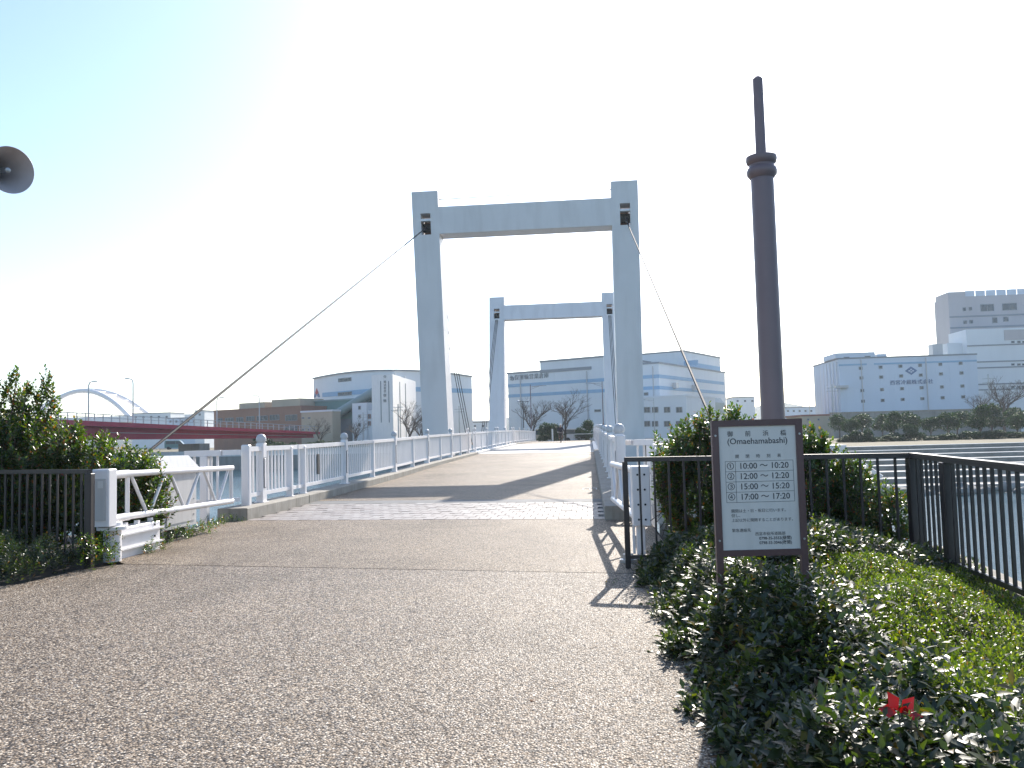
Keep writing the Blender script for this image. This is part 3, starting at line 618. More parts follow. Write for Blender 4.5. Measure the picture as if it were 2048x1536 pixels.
# ------------------------------------------------------------------ near planting
def shrub(name, label, base, blobs, n, ln, wd, leaves=13, stem=9, mat='leaf_shrub', cut=None):
    t = thing(name, label, 'shrub', base)
    P = []; D = []
    tot = sum(b[3] * b[4] * b[5] for b in blobs) ** 1.0
    for (cx, cy, cz, rx, ry, rz) in blobs:
        k = int(n * rx * ry * rz / tot) + 22
        u = unit(k); rad = rng.uniform(0.45, 1.0, k) ** 0.45 * rng.uniform(0.86, 1.12, k)
        p = np.array([cx, cy, cz]) + u * np.array([rx, ry, rz]) * rad[:, None]
        d = u * 0.7 + np.array([0, 0, 0.85]) + unit(k) * 0.35; d /= np.linalg.norm(d, axis=1, keepdims=True)
        keep = p[:, 2] > 0.08
        if cut is not None: keep &= cut(p)
        P.append(p[keep]); D.append(d[keep])
    P = np.concatenate(P); D = np.concatenate(D)
    a = shoots(P - np.array(base), D, leaves, 0.17, ln, wd, 0.85)
    link('foliage', leaf_mesh('foliage', *a, fold=0.12, curl=0.1), M[mat], t)
    m = MB()
    for i in range(stem):
        b = blobs[i % len(blobs)]; x, y = b[0] + random.uniform(-.5, .5) * b[3], b[1] + random.uniform(-.5, .5) * b[4]
        m.tube([(base[0] + random.uniform(-.25, .25) * b[3], base[1] + random.uniform(-.2, .2), 0), ((x + base[0]) / 2, (y + base[1]) / 2, b[2] * 0.6), (x, y, b[2] + b[5] * 0.5)], [0.028, 0.018, 0.007], 6)
    for i in range(0, len(P), 3): m.tube([P[i] - D[i] * 0.45, P[i]], [0.006, 0.003], 4, False)
    mk('stems', m, M['wood'], t)
    return t
shrub('evergreen_shrub', 'tall glossy evergreen shrub behind the left fence, spilling over the truss gate', (-8.4, 11.0, 0),
      [(-8.9, 11.3, 1.0, 1.5, 0.85, 1.15), (-8.1, 11.3, 1.05, 0.9, 0.8, 1.0), (-7.1, 11.5, 0.85, 0.95, 0.7, 0.8), (-6.75, 11.8, 0.75, 0.55, 0.55, 0.75), (-10.6, 11.6, 1.0, 1.2, 0.8, 1.1),
       (-8.45, 11.5, 2.25, 0.2, 0.25, 0.5), (-7.95, 11.5, 2.2, 0.17, 0.2, 0.5), (-8.75, 11.4, 2.15, 0.24, 0.25, 0.46), (-8.15, 11.4, 2.1, 0.18, 0.2, 0.45), (-7.45, 11.4, 1.65, 0.16, 0.2, 0.3), (-7.15, 11.6, 1.5, 0.15, 0.15, 0.3)], 5200, 0.085, 0.042)
shrub('evergreen_shrub', 'rounded glossy evergreen shrub behind the fence between the gate and the sign', (1.35, 10.1, 0),
      [(1.35, 10.15, 0.85, 0.62, 0.55, 0.80), (1.05, 10.1, 1.25, 0.36, 0.4, 0.35), (1.8, 10.2, 0.9, 0.5, 0.5, 0.8), (1.45, 10.15, 1.55, 0.22, 0.25, 0.26), (0.95, 10.0, 0.9, 0.26, 0.35, 0.45), (1.75, 10.2, 1.6, 0.14, 0.2, 0.24)], 1500, 0.074, 0.038, stem=7, cut=lambda p: (p[:, 1] > 9.42) & (p[:, 0] > 0.74))
shrub('evergreen_shrub', 'glossy evergreen shrub with reddish shoots right of the sign behind the fence', (2.55, 9.7, 0),
      [(2.45, 9.75, 0.75, 0.55, 0.55, 0.70), (2.9, 9.75, 0.6, 0.42, 0.5, 0.60), (2.55, 9.75, 1.3, 0.22, 0.25, 0.24), (3.3, 9.6, 0.45, 0.26, 0.4, 0.45)], 1400, 0.07, 0.036, stem=7, cut=lambda p: p[:, 1] > 9.28 - (p[:, 0] - 0.38) * 0.248 + 0.12)
# bed mound
def bed_z(x, y): return 0.008 + 0.24 * np.clip((x - 0.6) / 1.8, 0, 1)
m = MB(); nx, ny = 10, 26; vs = []
def bed_edge(y): return float(np.interp(y, [1.0, 4, 6, 7.5, 9.2], [0.52, 0.53, 0.55, 0.56, 0.48]))
def bed_right(y): return float(np.interp(y, [1.0, 2.0, 5.7, 8.6, 9.3], [2.15, 2.3, 2.83, 3.2, 3.2]))
for j in range(ny):
    y = 1.2 + 8.1 * j / (ny - 1)
    for i in range(nx):
        f = i / (nx - 1); x = bed_edge(y) + 0.08 + (bed_right(y) - bed_edge(y) - 0.08) * f; vs.append((x, y, float(bed_z(x, y)) + random.uniform(0, 0.03) * (0 < i)))
m.add(vs, [(j * nx + i, j * nx + i + 1, (j + 1) * nx + i + 1, (j + 1) * nx + i) for j in range(ny - 1) for i in range(nx - 1)]); struct('planting_bed', m, M['soil'])
def cover(n, region, hgt, ln, wd, leaves, slen, mat, name, label, spread, droop, up=1.0):
    xs = rng.uniform(0.45, 3.25, n * 3); ys = rng.uniform(1.4, 9.2, n * 3)
    e = np.interp(ys, [1.0, 4, 6, 7.5, 9.2], [0.52, 0.53, 0.55, 0.56, 0.48]); r = np.interp(ys, [1.0, 2.0, 5.7, 8.6, 9.3], [2.15, 2.3, 2.83, 3.2, 3.2])
    wob = 0.07 * np.sin(ys * 5.1) + 0.05 * np.sin(ys * 11.7 + 1)
    ok = (xs > e - 0.02 + wob) & (xs < r + 0.12) & (ys < 9.3 - (xs - 0.38) * 0.25) & region(xs, ys); xs, ys = xs[ok][:n], ys[ok][:n]
    k = len(xs)
    nz = 0.5 + 0.5 * np.sin(xs * 4.3 + 1.3 * np.sin(ys * 2.1)) * np.sin(ys * 3.7 + 0.8 * np.sin(xs * 5.0)); edge = np.clip((xs - np.interp(ys, [1.0, 4, 6, 7.5, 9.2], [0.52, 0.53, 0.55, 0.56, 0.48])) / 0.3, 0.25, 1)
    rr_ = np.interp(ys, [1.0, 2.0, 5.7, 8.6, 9.3], [2.15, 2.3, 2.83, 3.2, 3.2]); edge = edge * np.clip((rr_ - xs) / 1.0, 0.22, 1); edge = edge + 0.55 * np.exp(-((xs - 1.1) ** 2 / 0.25 + (ys - 5.25) ** 2 / 0.12))
    top = bed_z(xs, ys) + hgt(xs, ys) * edge * (0.55 + 0.62 * nz) ; z = top * (1 - 0.6 * rng.uniform(0, 1, k) ** 1.8)
    p = np.stack([xs, ys, z], 1); d = unit(k) * 0.55; d[:, 2] += up; d /= np.linalg.norm(d, axis=1, keepdims=True)
    a = shoots(p, d, leaves, slen, ln, wd, spread, droop)
    o = link(name, leaf_mesh(name, *a, fold=0.14, curl=0.22), M[mat]); tag(o, label, 'ground cover', kind='stuff'); return o
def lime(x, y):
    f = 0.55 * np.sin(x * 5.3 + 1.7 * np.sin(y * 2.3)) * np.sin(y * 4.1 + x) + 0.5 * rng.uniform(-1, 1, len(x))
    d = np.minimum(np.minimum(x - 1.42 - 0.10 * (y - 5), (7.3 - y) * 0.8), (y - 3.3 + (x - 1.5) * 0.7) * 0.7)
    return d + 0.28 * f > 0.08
H = lambda x, y: np.interp(y, [1.5, 4, 6.5, 9], [0.30, 0.40, 0.47, 0.48])
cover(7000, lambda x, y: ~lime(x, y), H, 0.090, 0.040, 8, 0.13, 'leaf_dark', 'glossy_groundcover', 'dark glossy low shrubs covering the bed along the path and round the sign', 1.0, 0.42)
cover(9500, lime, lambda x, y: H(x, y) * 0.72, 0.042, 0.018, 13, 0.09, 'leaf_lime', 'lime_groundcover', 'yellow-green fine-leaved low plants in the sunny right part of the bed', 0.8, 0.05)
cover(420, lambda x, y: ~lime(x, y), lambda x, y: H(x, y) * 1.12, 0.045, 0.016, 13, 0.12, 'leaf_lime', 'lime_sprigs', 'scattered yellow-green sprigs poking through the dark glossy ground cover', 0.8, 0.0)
# weeds at the foot of the left fence and the gates
def weeds(x0, x1, y0, y1, n, h, label, mat='leaf_shrub', ln=0.05, f=None):
    xs = rng.uniform(x0, x1, n); ys = rng.uniform(y0, y1, n)
    if f is not None: ok = f(xs, ys); xs, ys = xs[ok], ys[ok]; n = len(xs)
    hh = h * (0.55 + 0.45 * np.sin(xs * 6 + 1.2 * np.sin(ys * 4)) ** 2); z = hh * rng.uniform(0.15, 1, n) ** 0.7
    d = unit(n) * 0.6; d[:, 2] += 0.9; d /= np.linalg.norm(d, axis=1, keepdims=True)
    a = shoots(np.stack([xs, ys, z], 1), d, 11, 0.12, ln, ln * 0.45, 0.85, 0.1)
    o = link('weeds', leaf_mesh('weeds', *a), M[mat]); tag(o, label, 'weeds', kind='stuff')
weeds(-9.6, -6.25, 8.2, 10.9, 3200, 0.50, 'low leafy growth hiding the foot of the left fence', 'leaf_dark', f=lambda x, y: (y < 9.72 - (x + 6.22) * 0.414) & (y > 8.45 - (x + 6.3) * 0.1 + 0.1 * np.sin(x * 7)))  # darker leaf colour paints in the shade the tall shrub throws here
weeds(-6.35, -5.95, 9.55, 10.15, 90, 0.50, 'clump of weeds at the foot of the left gate post')
weeds(-6.3, -6.02, 10.9, 11.4, 45, 0.22, 'small weeds in front of the gate support box', ln=0.042)
weeds(-6.75, -6.3, 11.7, 13.6, 130, 0.22, 'trailing weeds along the path edge under the truss gate', ln=0.042)
weeds(-7.2, -6.6, 13.7, 15.4, 110, 0.16, 'leafy scraps beside the left kerb end', ln=0.042)
weeds(0.50, 0.62, 9.55, 9.8, 12, 0.10, 'tuft of dry rust-coloured weeds by the right gate foot', 'leaf_rust', 0.03)
weeds(0.1, 0.28, 8.2, 8.5, 8, 0.05, 'tiny seedling growing in the path edge', ln=0.025)
# red leaf sprig near the corner
t = thing('red_leaf_sprig', 'bright red leaves standing out of the ground cover at the lower right', 'plant', atZ(1800, 1445, 0.45))
c = np.array([[0, 0, 0.03]] * 5); dd = np.array([[-0.7, -0.2, 0.25], [-0.35, -0.1, 0.8], [0.5, -0.1, 0.6], [0.85, -0.3, 0.0], [0.1, -0.5, 0.4]])
link('leaves', leaf_mesh('leaves', c + dd * 0.012, dd, np.array([[0.1, -1, 0.5]] * 5), np.array([0.07, 0.075, 0.07, 0.065, 0.05]), np.array([0.05, 0.05, 0.045, 0.035, 0.04])), M['leaf_red'], t)
m = MB(); m.tube([(0, 0, -0.25), (0.0, 0, 0.03)], 0.003, 5); mk('stem', m, M['wood'], t, True)
# fallen leaves and grit on the path edge
lf = leaf_mesh('fallen_leaf', np.zeros((1, 3)), np.array([[1.0, 0, 0.05]]), np.array([[0, 0, 1.0]]), np.array([0.05]), np.array([0.025]))
lf.materials.append(M['leaf_rust'])
for i, (x, y, lb) in enumerate(((0.52, 5.25, 'dry brown leaf lying on the path edge beside the bed, nearest the sign'), (0.42, 4.3, 'dry brown leaf lying on the path near the bottom right bed edge'), (-0.35, 4.75, 'single dry leaf lying out on the open path'), (-3.6, 7.2, 'single dry leaf on the path well to the left'), (-6.0, 12.6, 'dry leaf on the path beneath the left truss gate'))):
    o = link('fallen_leaf', lf); o.location = (x, y, 0.006); o.rotation_euler = (0.1, 0.1, i * 1.7); tag(o, lb, 'leaf', 'fallen leaves on the path')

# leaf litter and loose grit gathered along the path edges
def litter(n, fx, y0, y1, mat, size, name, label):
    ys = rng.uniform(y0, y1, n); xs = fx(ys, rng.exponential(1.0, n)); d = unit(n); d[:, 2] *= 0.12; nr = unit(n) * 0.35; nr[:, 2] += 1
    o = link(name, leaf_mesh(name, np.stack([xs, ys, np.full(n, 0.006)], 1), d, nr, size * rng.uniform(0.5, 1.4, n), size * 0.55 * rng.uniform(0.5, 1.3, n), 0.1, 0.0), M[mat]); tag(o, label, 'litter', kind='stuff')
be = lambda y: np.interp(y, [1.0, 4, 6, 7.5, 9.2], [0.52, 0.53, 0.55, 0.56, 0.48])
litter(420, lambda y, e: be(y) + 0.05 - e * 0.10, 2.5, 8.8, 'leaf_rust', 0.022, 'leaf_litter', 'brown leaf crumbs scattered along the bed edge of the path')
litter(260, lambda y, e: -6.2 + e * 0.14 - (y - 9) * 0.07, 8.3, 14.5, 'leaf_rust', 0.022, 'leaf_litter', 'brown leaf crumbs along the left edge of the path')
litter(160, lambda y, e: -3.0 + (e - 1.0) * 2.2, 3.0, 13.0, 'leaf_rust', 0.016, 'leaf_litter', 'few brown crumbs blown out over the middle of the path')
litter(500, lambda y, e: be(y) + 0.02 - e * 0.22, 2.5, 9.2, 'line', 0.012, 'loose_grit', 'pale grit collected beside the planting bed')

# ------------------------------------------------------------------ far banks
def bank_struct(name, poly, z0, z1, mat): m = MB(); m.prism(poly, z0, z1); return struct(name, m, mat)
bank_struct('far_bank', [(-8.2, 106.4), (1.6, 106.4), (9, 112), (18, 74), (150, 84), (900, 140), (900, 1500), (-900, 1500), (-900, 165), (-160, 128), (-60, 121), (-30, 118)], -4, -0.35, M['grass'])
bank_struct('far_plaza', [(-8.2, 106.6), (1.6, 106.6), (9, 112.1), (12, 150), (-24, 150), (-24, 118.5)], -0.35, 0.32, M['agg3'])
# left quay: pale parapet above a dark wall
a, b = Vector((-160, 127.9, 0)), Vector((-8.3, 106.3, 0))
qp = [(-160, 127.9), (-60, 120.9), (-30, 117.9), (-8.3, 106.3)]
t = thing('quay_wall', 'long pale parapet wall along the far left bank seen through the railing', 'wall', (-60, 120.9, WZ))
for (x0, y0), (x1, y1) in zip(qp[:-1], qp[1:]):
    m = MB(); m.beam((x0, y0, -0.15), (x1, y1, -0.15), 0.35, 0.9); mk('parapet', m, M['line'], t)
    m = MB(); m.beam((x0, y0, -2.2), (x1, y1, -2.2), 0.3, 3.19); mk('wall_face', m, M['concrete2'], t)
# right bank: broad concrete steps down to the water
t = thing('stepped_revetment', 'wide pale concrete steps descending to the water on the right bank', 'steps', (20, 52, WZ))
NS = 8
for i in range(NS):
    y0 = 52 + i * 2.9; z = -2.25 + i * 0.28
    xl = 13.5 + i * 0.75
    m = MB(); m.hexa([(xl, y0, -3.6), (140, y0 + 9, -3.6), (140, y0 + 2.85 + 9, -3.6), (xl, y0 + 2.85, -3.6), (xl, y0, z), (140, y0 + 9, z), (140, y0 + 2.85 + 9, z), (xl, y0 + 2.85, z)]); mk('step', m, M['concrete2'], t)
    m = MB(); m.hexa([(xl, y0 - 0.06, z), (140, y0 + 8.94, z), (140, y0 + 9.2, z), (xl, y0 + 0.2, z), (xl, y0 - 0.06, z + 0.05), (140, y0 + 8.94, z + 0.05), (140, y0 + 9.2, z + 0.05), (xl, y0 + 0.2, z + 0.05)]); mk('lit_edge', m, M['line'], t)  # white strip along each step paints in the sunlit tread as a bright line
m = MB(); vs = []
for i in range(70):
    pass
rk = []
for q in range(4):
    bm = bmesh.new(); bmesh.ops.create_icosphere(bm, subdivisions=2, radius=1)
    for v in bm.verts: v.co = Vector(v.co) * (1 + 0.25 * math.sin(v.co.x * 3 + q) * math.cos(v.co.y * 4 - q)) ; v.co.z *= 0.65
    me = bpy.data.meshes.new('rock'); bm.to_mesh(me); bm.free(); me.materials.append(M['concrete2']); rk.append(me)
for i in range(110):
    x = 14 + i * 0.42 + random.uniform(-.2, .2); y = 51.2 + (x - 13.5) * 9 / 126.5 - random.uniform(0.0, 1.6)
    o = link('rock', rk[i % 4], None, t); o.location = (x - 20, y - 52, random.uniform(-0.15, 0.25)); s = random.uniform(0.3, 0.75); o.scale = (s, s, s); o.rotation_euler = (0, 0, random.uniform(0, 6))
t = thing('pump_house', 'small pale concrete box at the near end of the bank steps', 'hut', (16.6, 58, -2)); m = MB(); m.cbox(15.6, 17.1, 57.2, 59, -2.2, 0.25, 0.03); mk('wall', m, M['line'], t); m = MB(); m.beam((17.2, 57.5, -0.3), (19.0, 56.4, -1.9), 0.2, 0.25); mk('stair_side', m, M['line'], t)

# ------------------------------------------------------------------ trees
def leafball(n, size, blobs, seed):
    r = np.random.default_rng(seed); P = []; U = []
    for (c, rad) in blobs:
        k = int(n / len(blobs)); u = r.normal(size=(k, 3)); u /= np.linalg.norm(u, axis=1, keepdims=True)
        f = r.uniform(0.4, 1, k) ** 0.5 * (1 + 0.14 * np.sin(u[:, 0] * 9 + seed) * np.sin(u[:, 2] * 7 + u[:, 1] * 5)); P.append(np.array(c) + u * np.array(rad) * f[:, None]); U.append(u)
    P = np.concatenate(P); U = np.concatenate(U); k = len(P)
    d = U * 0.4 + r.normal(size=(k, 3)) * 0.7; nr = U + r.normal(size=(k, 3)) * 0.6
    return leaf_mesh('crown', P, d, nr, size * r.uniform(0.6, 1.3, k), size * 0.62 * r.uniform(0.6, 1.3, k))
crowns = [leafball(2600, 0.24, [((0, 0, 2.3), (1.5, 1.5, 1.0)), ((0.7, 0.2, 2.9), (1.0, 1.0, 0.7)), ((-0.6, -.2, 2.7), (1.0, 1.1, 0.8))], 3),
          leafball(2600, 0.24, [((0, 0, 2.1), (1.7, 1.4, 0.9)), ((-0.5, 0.2, 2.9), (1.0, 1.0, 0.8)), ((0.9, -.2, 2.5), (0.8, 0.9, 0.7))], 5),
          leafball(2600, 0.24, [((0, 0, 2.5), (1.25, 1.3, 1.2)), ((0.3, 0.2, 3.3), (0.9, 0.9, 0.7)), ((-0.5, 0, 1.9), (1.1, 1.0, 0.6))], 8)]
for c_ in crowns: c_.materials.append(M['leaf_tree'])
tk = MB(); tk.tube([(0, 0, -0.2), (0.05, 0, 0.8), (-0.1, 0.05, 1.7), (-0.5, 0, 2.6)], [0.11, 0.09, 0.07, 0.03], 7); tk.tube([(0.05, 0, 0.9), (0.35, 0.1, 1.6), (0.7, 0, 2.6)], [0.07, 0.05, 0.02], 6); tk.tube([(0, 0, 1.2), (0.1, -0.3, 2.2)], [0.06, 0.02], 6)
TRUNK = mesh_of(tk, M['wood'], 'trunk', True)
def btree(px, py, Y, s, k, label, group='round evergreen trees on the far right bank', sx=0.9, name='evergreen_tree'):
    p = atY(px, py, Y); t = thing(name, label, 'tree', (p.x, Y, p.z), random.uniform(0, 6), group)
    s *= 0.76; t.scale = (s * sx, s * sx, s); link('trunk', TRUNK, None, t); link('crown', crowns[k], None, t)
RBT = [(1703, 884, 101, 1.00, 0, 'small round evergreen tree on the right bank just right of the sign shrub'), (1737, 888, 98, 0.62, 1, 'lowest bushy evergreen on the right bank beside the leftmost round tree'), (1787, 882, 102, 1.15, 2, 'dark round evergreen with forked trunk, second large one from the left on the right bank'),
       (1822, 884, 99, 0.75, 1, 'small evergreen tucked against the dark round tree on the right bank'), (1862, 880, 103, 1.0, 0, 'evergreen with several thin trunks in the middle of the right bank row'), (1897, 880, 102, 1.15, 1, 'broad evergreen leaning right in the middle of the right bank row'),
       (1962, 878, 101, 1.3, 2, 'widest dark evergreen of the right bank row below the tall building'), (2035, 876, 101, 1.0, 0, 'evergreen cut by the right picture edge on the bank')]
for a_ in RBT: btree(*a_)
for i, (px, Y, s, k, lb) in enumerate(((1680, 118, 1.35, 1, 'hazy evergreen in the back row left of the cold store windows'), (1725, 120, 1.45, 0, 'hazy evergreen in the back row below the first cold store windows'), (1765, 122, 1.3, 2, 'hazy evergreen in the back row below the second window column'), (1820, 120, 1.5, 1, 'hazy evergreen in the back row below the diamond emblem'), (1915, 118, 1.55, 0, 'hazy evergreen in the back row below the right window columns'), (1985, 120, 1.8, 2, 'tall hazy evergreen in the back row below the tall building'), (2035, 118, 1.7, 1, 'tall hazy evergreen in the back row at the right picture edge'))):
    btree(px, 876, Y, s * 0.85, k, lb, 'hazy trees behind the bank row', 1.1)
def bare(seed, h, spread=1.0):
    r = random.Random(seed); m = MB()
    def br(p, d, L, rad, lev):
        q = p + d * L; mid = p + d * L * 0.5 + Vector((r.uniform(-1, 1), r.uniform(-1, 1), r.uniform(-.3, .5))) * L * 0.06
        m.tube([p, mid, q], [rad, rad * 0.85, rad * 0.68], 6 if lev < 2 else 4, lev == 0)
        if lev >= 7: return
        n = 3 if lev < 3 else r.choice((2, 3))
        for i in range(n):
            dv = (d + Vector((r.uniform(-1, 1), r.uniform(-1, 1), r.uniform(-0.25, 0.5))) * (0.8 * spread)).normalized()
            br(q if i < 2 else mid, dv, L * r.uniform(0.62, 0.86), rad * 0.62, lev + 1)
    br(Vector((0, 0, -0.3)), Vector((0, 0, 1)), h * 0.24, h * 0.022, 0)
    return mesh_of(m, M['wood'], 'trunk')
BARE = [bare(4, 6.0), bare(11, 6.0), bare(23, 6.0)]
def bare_tree(px, Y, s, k, label, z=0.3):
    s *= 1.25; p = atY(px, 870, Y); t = thing('bare_tree', label, 'tree', (p.x, Y, z), k * 1.3, 'leafless trees on the far bank'); t.scale = (s, s, s); link('branches', BARE[k], None, t)
bare_tree(1066, 113, 1.1, 0, 'leafless tree left of the cyclist at the far end of the bridge'); bare_tree(1131, 114, 1.15, 1, 'leafless spreading tree behind the cyclist'); bare_tree(820, 128, 1.25, 2, 'leafless tree in front of the white sign tower', 0); bare_tree(842, 126, 0.95, 0, 'smaller leafless tree beside the left tower leg', 0)
bare_tree(712, 130, 0.8, 1, 'leafless brownish tree before the small white block', 0); bare_tree(640, 135, 0.9, 2, 'leafless tree in front of the cream warehouse', 0); bare_tree(2010, 128, 1.4, 0, 'leafless tree between the cold store and the tall building', 0.2); bare_tree(1960, 130, 1.1, 1, 'leafless tree at the right corner of the cold store', 0.2)
def bush(px, Y, s, sx, k, label, z=0.3, mat=None):
    p = atY(px, 870, Y); t = thing('bush', label, 'bush', (p.x, Y, z - 0.9 * s), px * 0.7); t.scale = (s * sx, s * sx, s); link('crown', crowns[k], None, t)
bush(1100, 112, 1.0, 0.95, 0, 'dark round bush behind the white post at the bridge end'); bush(1112, 111.5, 0.75, 0.9, 1, 'dark bush just left of the cyclist'); bush(1174, 112.5, 0.95, 0.8, 2, 'clipped green bush at the right end of the far bridge landing'); bush(1160, 113, 0.7, 0.7, 1, 'small brownish bush left of the clipped green one')
bush(525, 155, 1.25, 1.2, 2, 'dark round tree in front of the brown building', -0.3); bush(1085, 112, 0.4, 1.2, 1, 'low bush at the end of the left railing')
for i in range(26):   # low growth along the far left bank
    px = 500 + i * 17 + random.uniform(-6, 6); bush(px, 124 + random.uniform(0, 6) + (520 - px) * 0.0, random.uniform(0.35, 0.6), 1.6, i % 3, f'low scrub on the far left bank, number {i + 1} counted from the left' if False else 'low scrub clump on the far left bank behind the railing', -0.3)
for o in COL.objects:
    if o.name.startswith('bush') and o.get('label', '').startswith('low scrub clump'): o['group'] = 'scrub along the far left bank'
for i in range(22):
    px = 1690 + i * 17 + random.uniform(-6, 6); p = atY(px, 884, 97.5); t = thing('bush', 'low dry scrub at the foot of the right bank trees', 'bush', (p.x, 97.5 + random.uniform(-.6, 1.5), -1.0), i, 'dry scrub under the right bank trees'); s = random.uniform(0.28, 0.5); t.scale = (s * 1.5, s * 1.5, s); link('crown', crowns[i % 3], None, t)

# ------------------------------------------------------------------ far street furniture
def street_lamp(px, pyt, Y, side, label, z0=0.3, arm=2.2, mat='brown', group='street lamps at the far end of the bridge'):
    p = atY(px, pyt, Y); t = thing('street_lamp', label, 'street lamp', (p.x, Y, z0), 0, group)
    h = p.z - z0; m = MB(); m.tube([(0, 0, -0.2), (0, 0, 2.4)], 0.11, 8); m.tube([(0, 0, 2.4), (0, 0, h)], [0.075, 0.05], 8); mk('pole', m, M[mat], t, True)
    m = MB(); m.tube([(0, 0, h - 0.35), (side * arm, 0, h - 0.15)], 0.03, 6); m.tube([(0, 0, h - 0.65), (side * arm * 0.6, 0, h - 0.3)], 0.02, 6); mk('arm', m, M[mat], t, True)
    m = MB(); m.hexa([(side * arm - 0.35, -0.13, h - 0.26), (side * arm + 0.35, -0.13, h - 0.24), (side * arm + 0.35, 0.13, h - 0.24), (side * arm - 0.35, 0.13, h - 0.26), (side * arm - 0.25, -0.1, h - 0.1), (side * arm + 0.25, -0.1, h - 0.1), (side * arm + 0.25, 0.1, h - 0.1), (side * arm - 0.25, 0.1, h - 0.1)]); mk('lamp_head', m, M['galv'], t, True)
street_lamp(1060.5, 769, 108, 1, 'tall brown street lamp with its arm to the right before the striped warehouse', arm=1.8)
street_lamp(1204, 763, 107.5, -1, 'tall brown street lamp with arm to the left beside the rear tower right leg', arm=1.8)
street_lamp(1307, 797, 135, -1, 'grey street lamp before the white annex right of the front tower', mat='galv', arm=1.6)
t0 = atY(1046, 803, 110); t = thing('twin_lamp', 'short dark twin-headed lamp left of the leafless trees', 'street lamp', (t0.x, 110, 0.3)); h = t0.z - 0.3
m = MB(); m.tube([(0, 0, 0), (0, 0, h)], 0.06, 8); mk('pole', m, M['dark'], t, True)
m = MB(); m.tube([(-0.7, 0, h + 0.05), (0.75, 0, h - 0.05)], 0.03, 6); mk('arm', m, M['dark'], t, True)
for s_ in (-0.65, 0.65): m = MB(); m.lathe([(0.02, 0.2), (0.16, 0.16), (0.2, 0.0), (0.05, -0.03)], (s_, 0, h), 10); mk('lamp_head', m, M['galv'], t, True)
def upole(px, pyt, pyb, Y, label, r=0.14):
    p = atY(px, pyt, Y); b = atY(px, pyb, Y); t = thing('utility_pole', label, 'utility pole', (p.x, Y, b.z), 0, 'utility poles'); h = p.z - b.z
    m = MB(); m.tube([(0, 0, 0), (0, 0, h)], [r, r * 0.7], 8); mk('pole', m, M['galv'], t, True)
    for k_ in (0.9, 0.82): m = MB(); m.box(-0.9, 0.9, -0.05, 0.05, h * k_, h * k_ + 0.1); mk('crossarm', m, M['galv'], t, True)
upole(1664, 768, 850, 140, 'utility pole left of the cold store'); upole(1976, 748, 850, 135, 'utility pole between the cold store and the tall building'); upole(1618, 797, 850, 210, 'distant utility pole behind the right shrub'); upole(1445, 790, 850, 220, 'distant utility pole left of the brown lamp post'); upole(726, 825, 880, 150, 'utility pole in front of the small white block'); upole(796, 808, 880, 150, 'utility pole before the white sign tower'); upole(918, 812, 880, 160, 'utility pole behind the hoist cables'); upole(389, 823, 850, 280, 'distant utility pole left of the brown building')
t = thing('signpost', 'plain white post at the far end of the bridge', 'post', (atY(1105, 870, 104).x, 104, zd(104))); m = MB(); m.cbox(-0.1, 0.1, -0.05, 0.05, 0, 1.55, 0.01); mk('post', m, M['line'], t, True)
# fence across the far landing
f0 = atY(1148, 875, 110); f1 = atY(1186, 875, 110)
t = thing('landing_fence', 'low dark fence with pale rail across the far landing', 'fence', (f0.x, 110, 0.32)); Lf = f1.x - f0.x
m = MB(); m.box(0, Lf, -0.04, 0.04, 1.05, 1.12); mk('top_rail', m, M['line'], t, True)
for i in range(14): m = MB(); x = Lf * i / 13; m.box(x - 0.02, x + 0.02, -0.02, 0.02, 0, 1.05); mk('bar', m, M['dark'], t, True)
# parked vehicles behind the fence
def van(px, Y, label, col, rz):
    p = atY(px, 870, Y); t = thing('parked_van', label, 'van', (p.x, Y, 0.32), rz)
    side = [(-2.1, 0.35), (2.1, 0.35), (2.12, 0.9), (1.55, 1.05), (0.95, 1.75), (0.7, 1.85), (-1.95, 1.88), (-2.1, 1.6)]
    m = MB(); m.extr(side, -0.85, 0.85); mk('body', m, col, t, True)
    m = MB(); m.extr([(1.42, 1.12), (0.92, 1.70), (0.15, 1.72), (0.15, 1.12)], -0.856, 0.856); mk('front_window', m, M['glass'], t, True)
    m = MB(); m.extr([(0.05, 1.12), (0.05, 1.72), (-1.8, 1.74), (-1.8, 1.12)], -0.856, 0.856); mk('side_window', m, M['glass'], t, True)
    m = MB(); m.hexa([(1.56, -0.75, 1.07), (1.60, -0.75, 1.07), (1.60, 0.75, 1.07), (1.56, 0.75, 1.07), (0.98, -0.7, 1.73), (1.02, -0.7, 1.73), (1.02, 0.7, 1.73), (0.98, 0.7, 1.73)]); mk('windscreen', m, M['glass'], t, True)
    for x in (-1.35, 1.35):
        for y in (-0.8, 0.8): m = MB(); m.tube([(x, y - 0.09, 0.32), (x, y + 0.09, 0.32)], 0.32, 14); wl = mk('wheel', m, M['black'], t, True)
van(1155, 116, 'white van parked behind the landing fence, right of the cyclist', M['white'], 0.0); van(1094, 117, 'pale van parked at the end of the left railing', M['cream'], 0.2)
van(352, 165, 'dark car parked under the red bridge', M['teal'], 0.3)

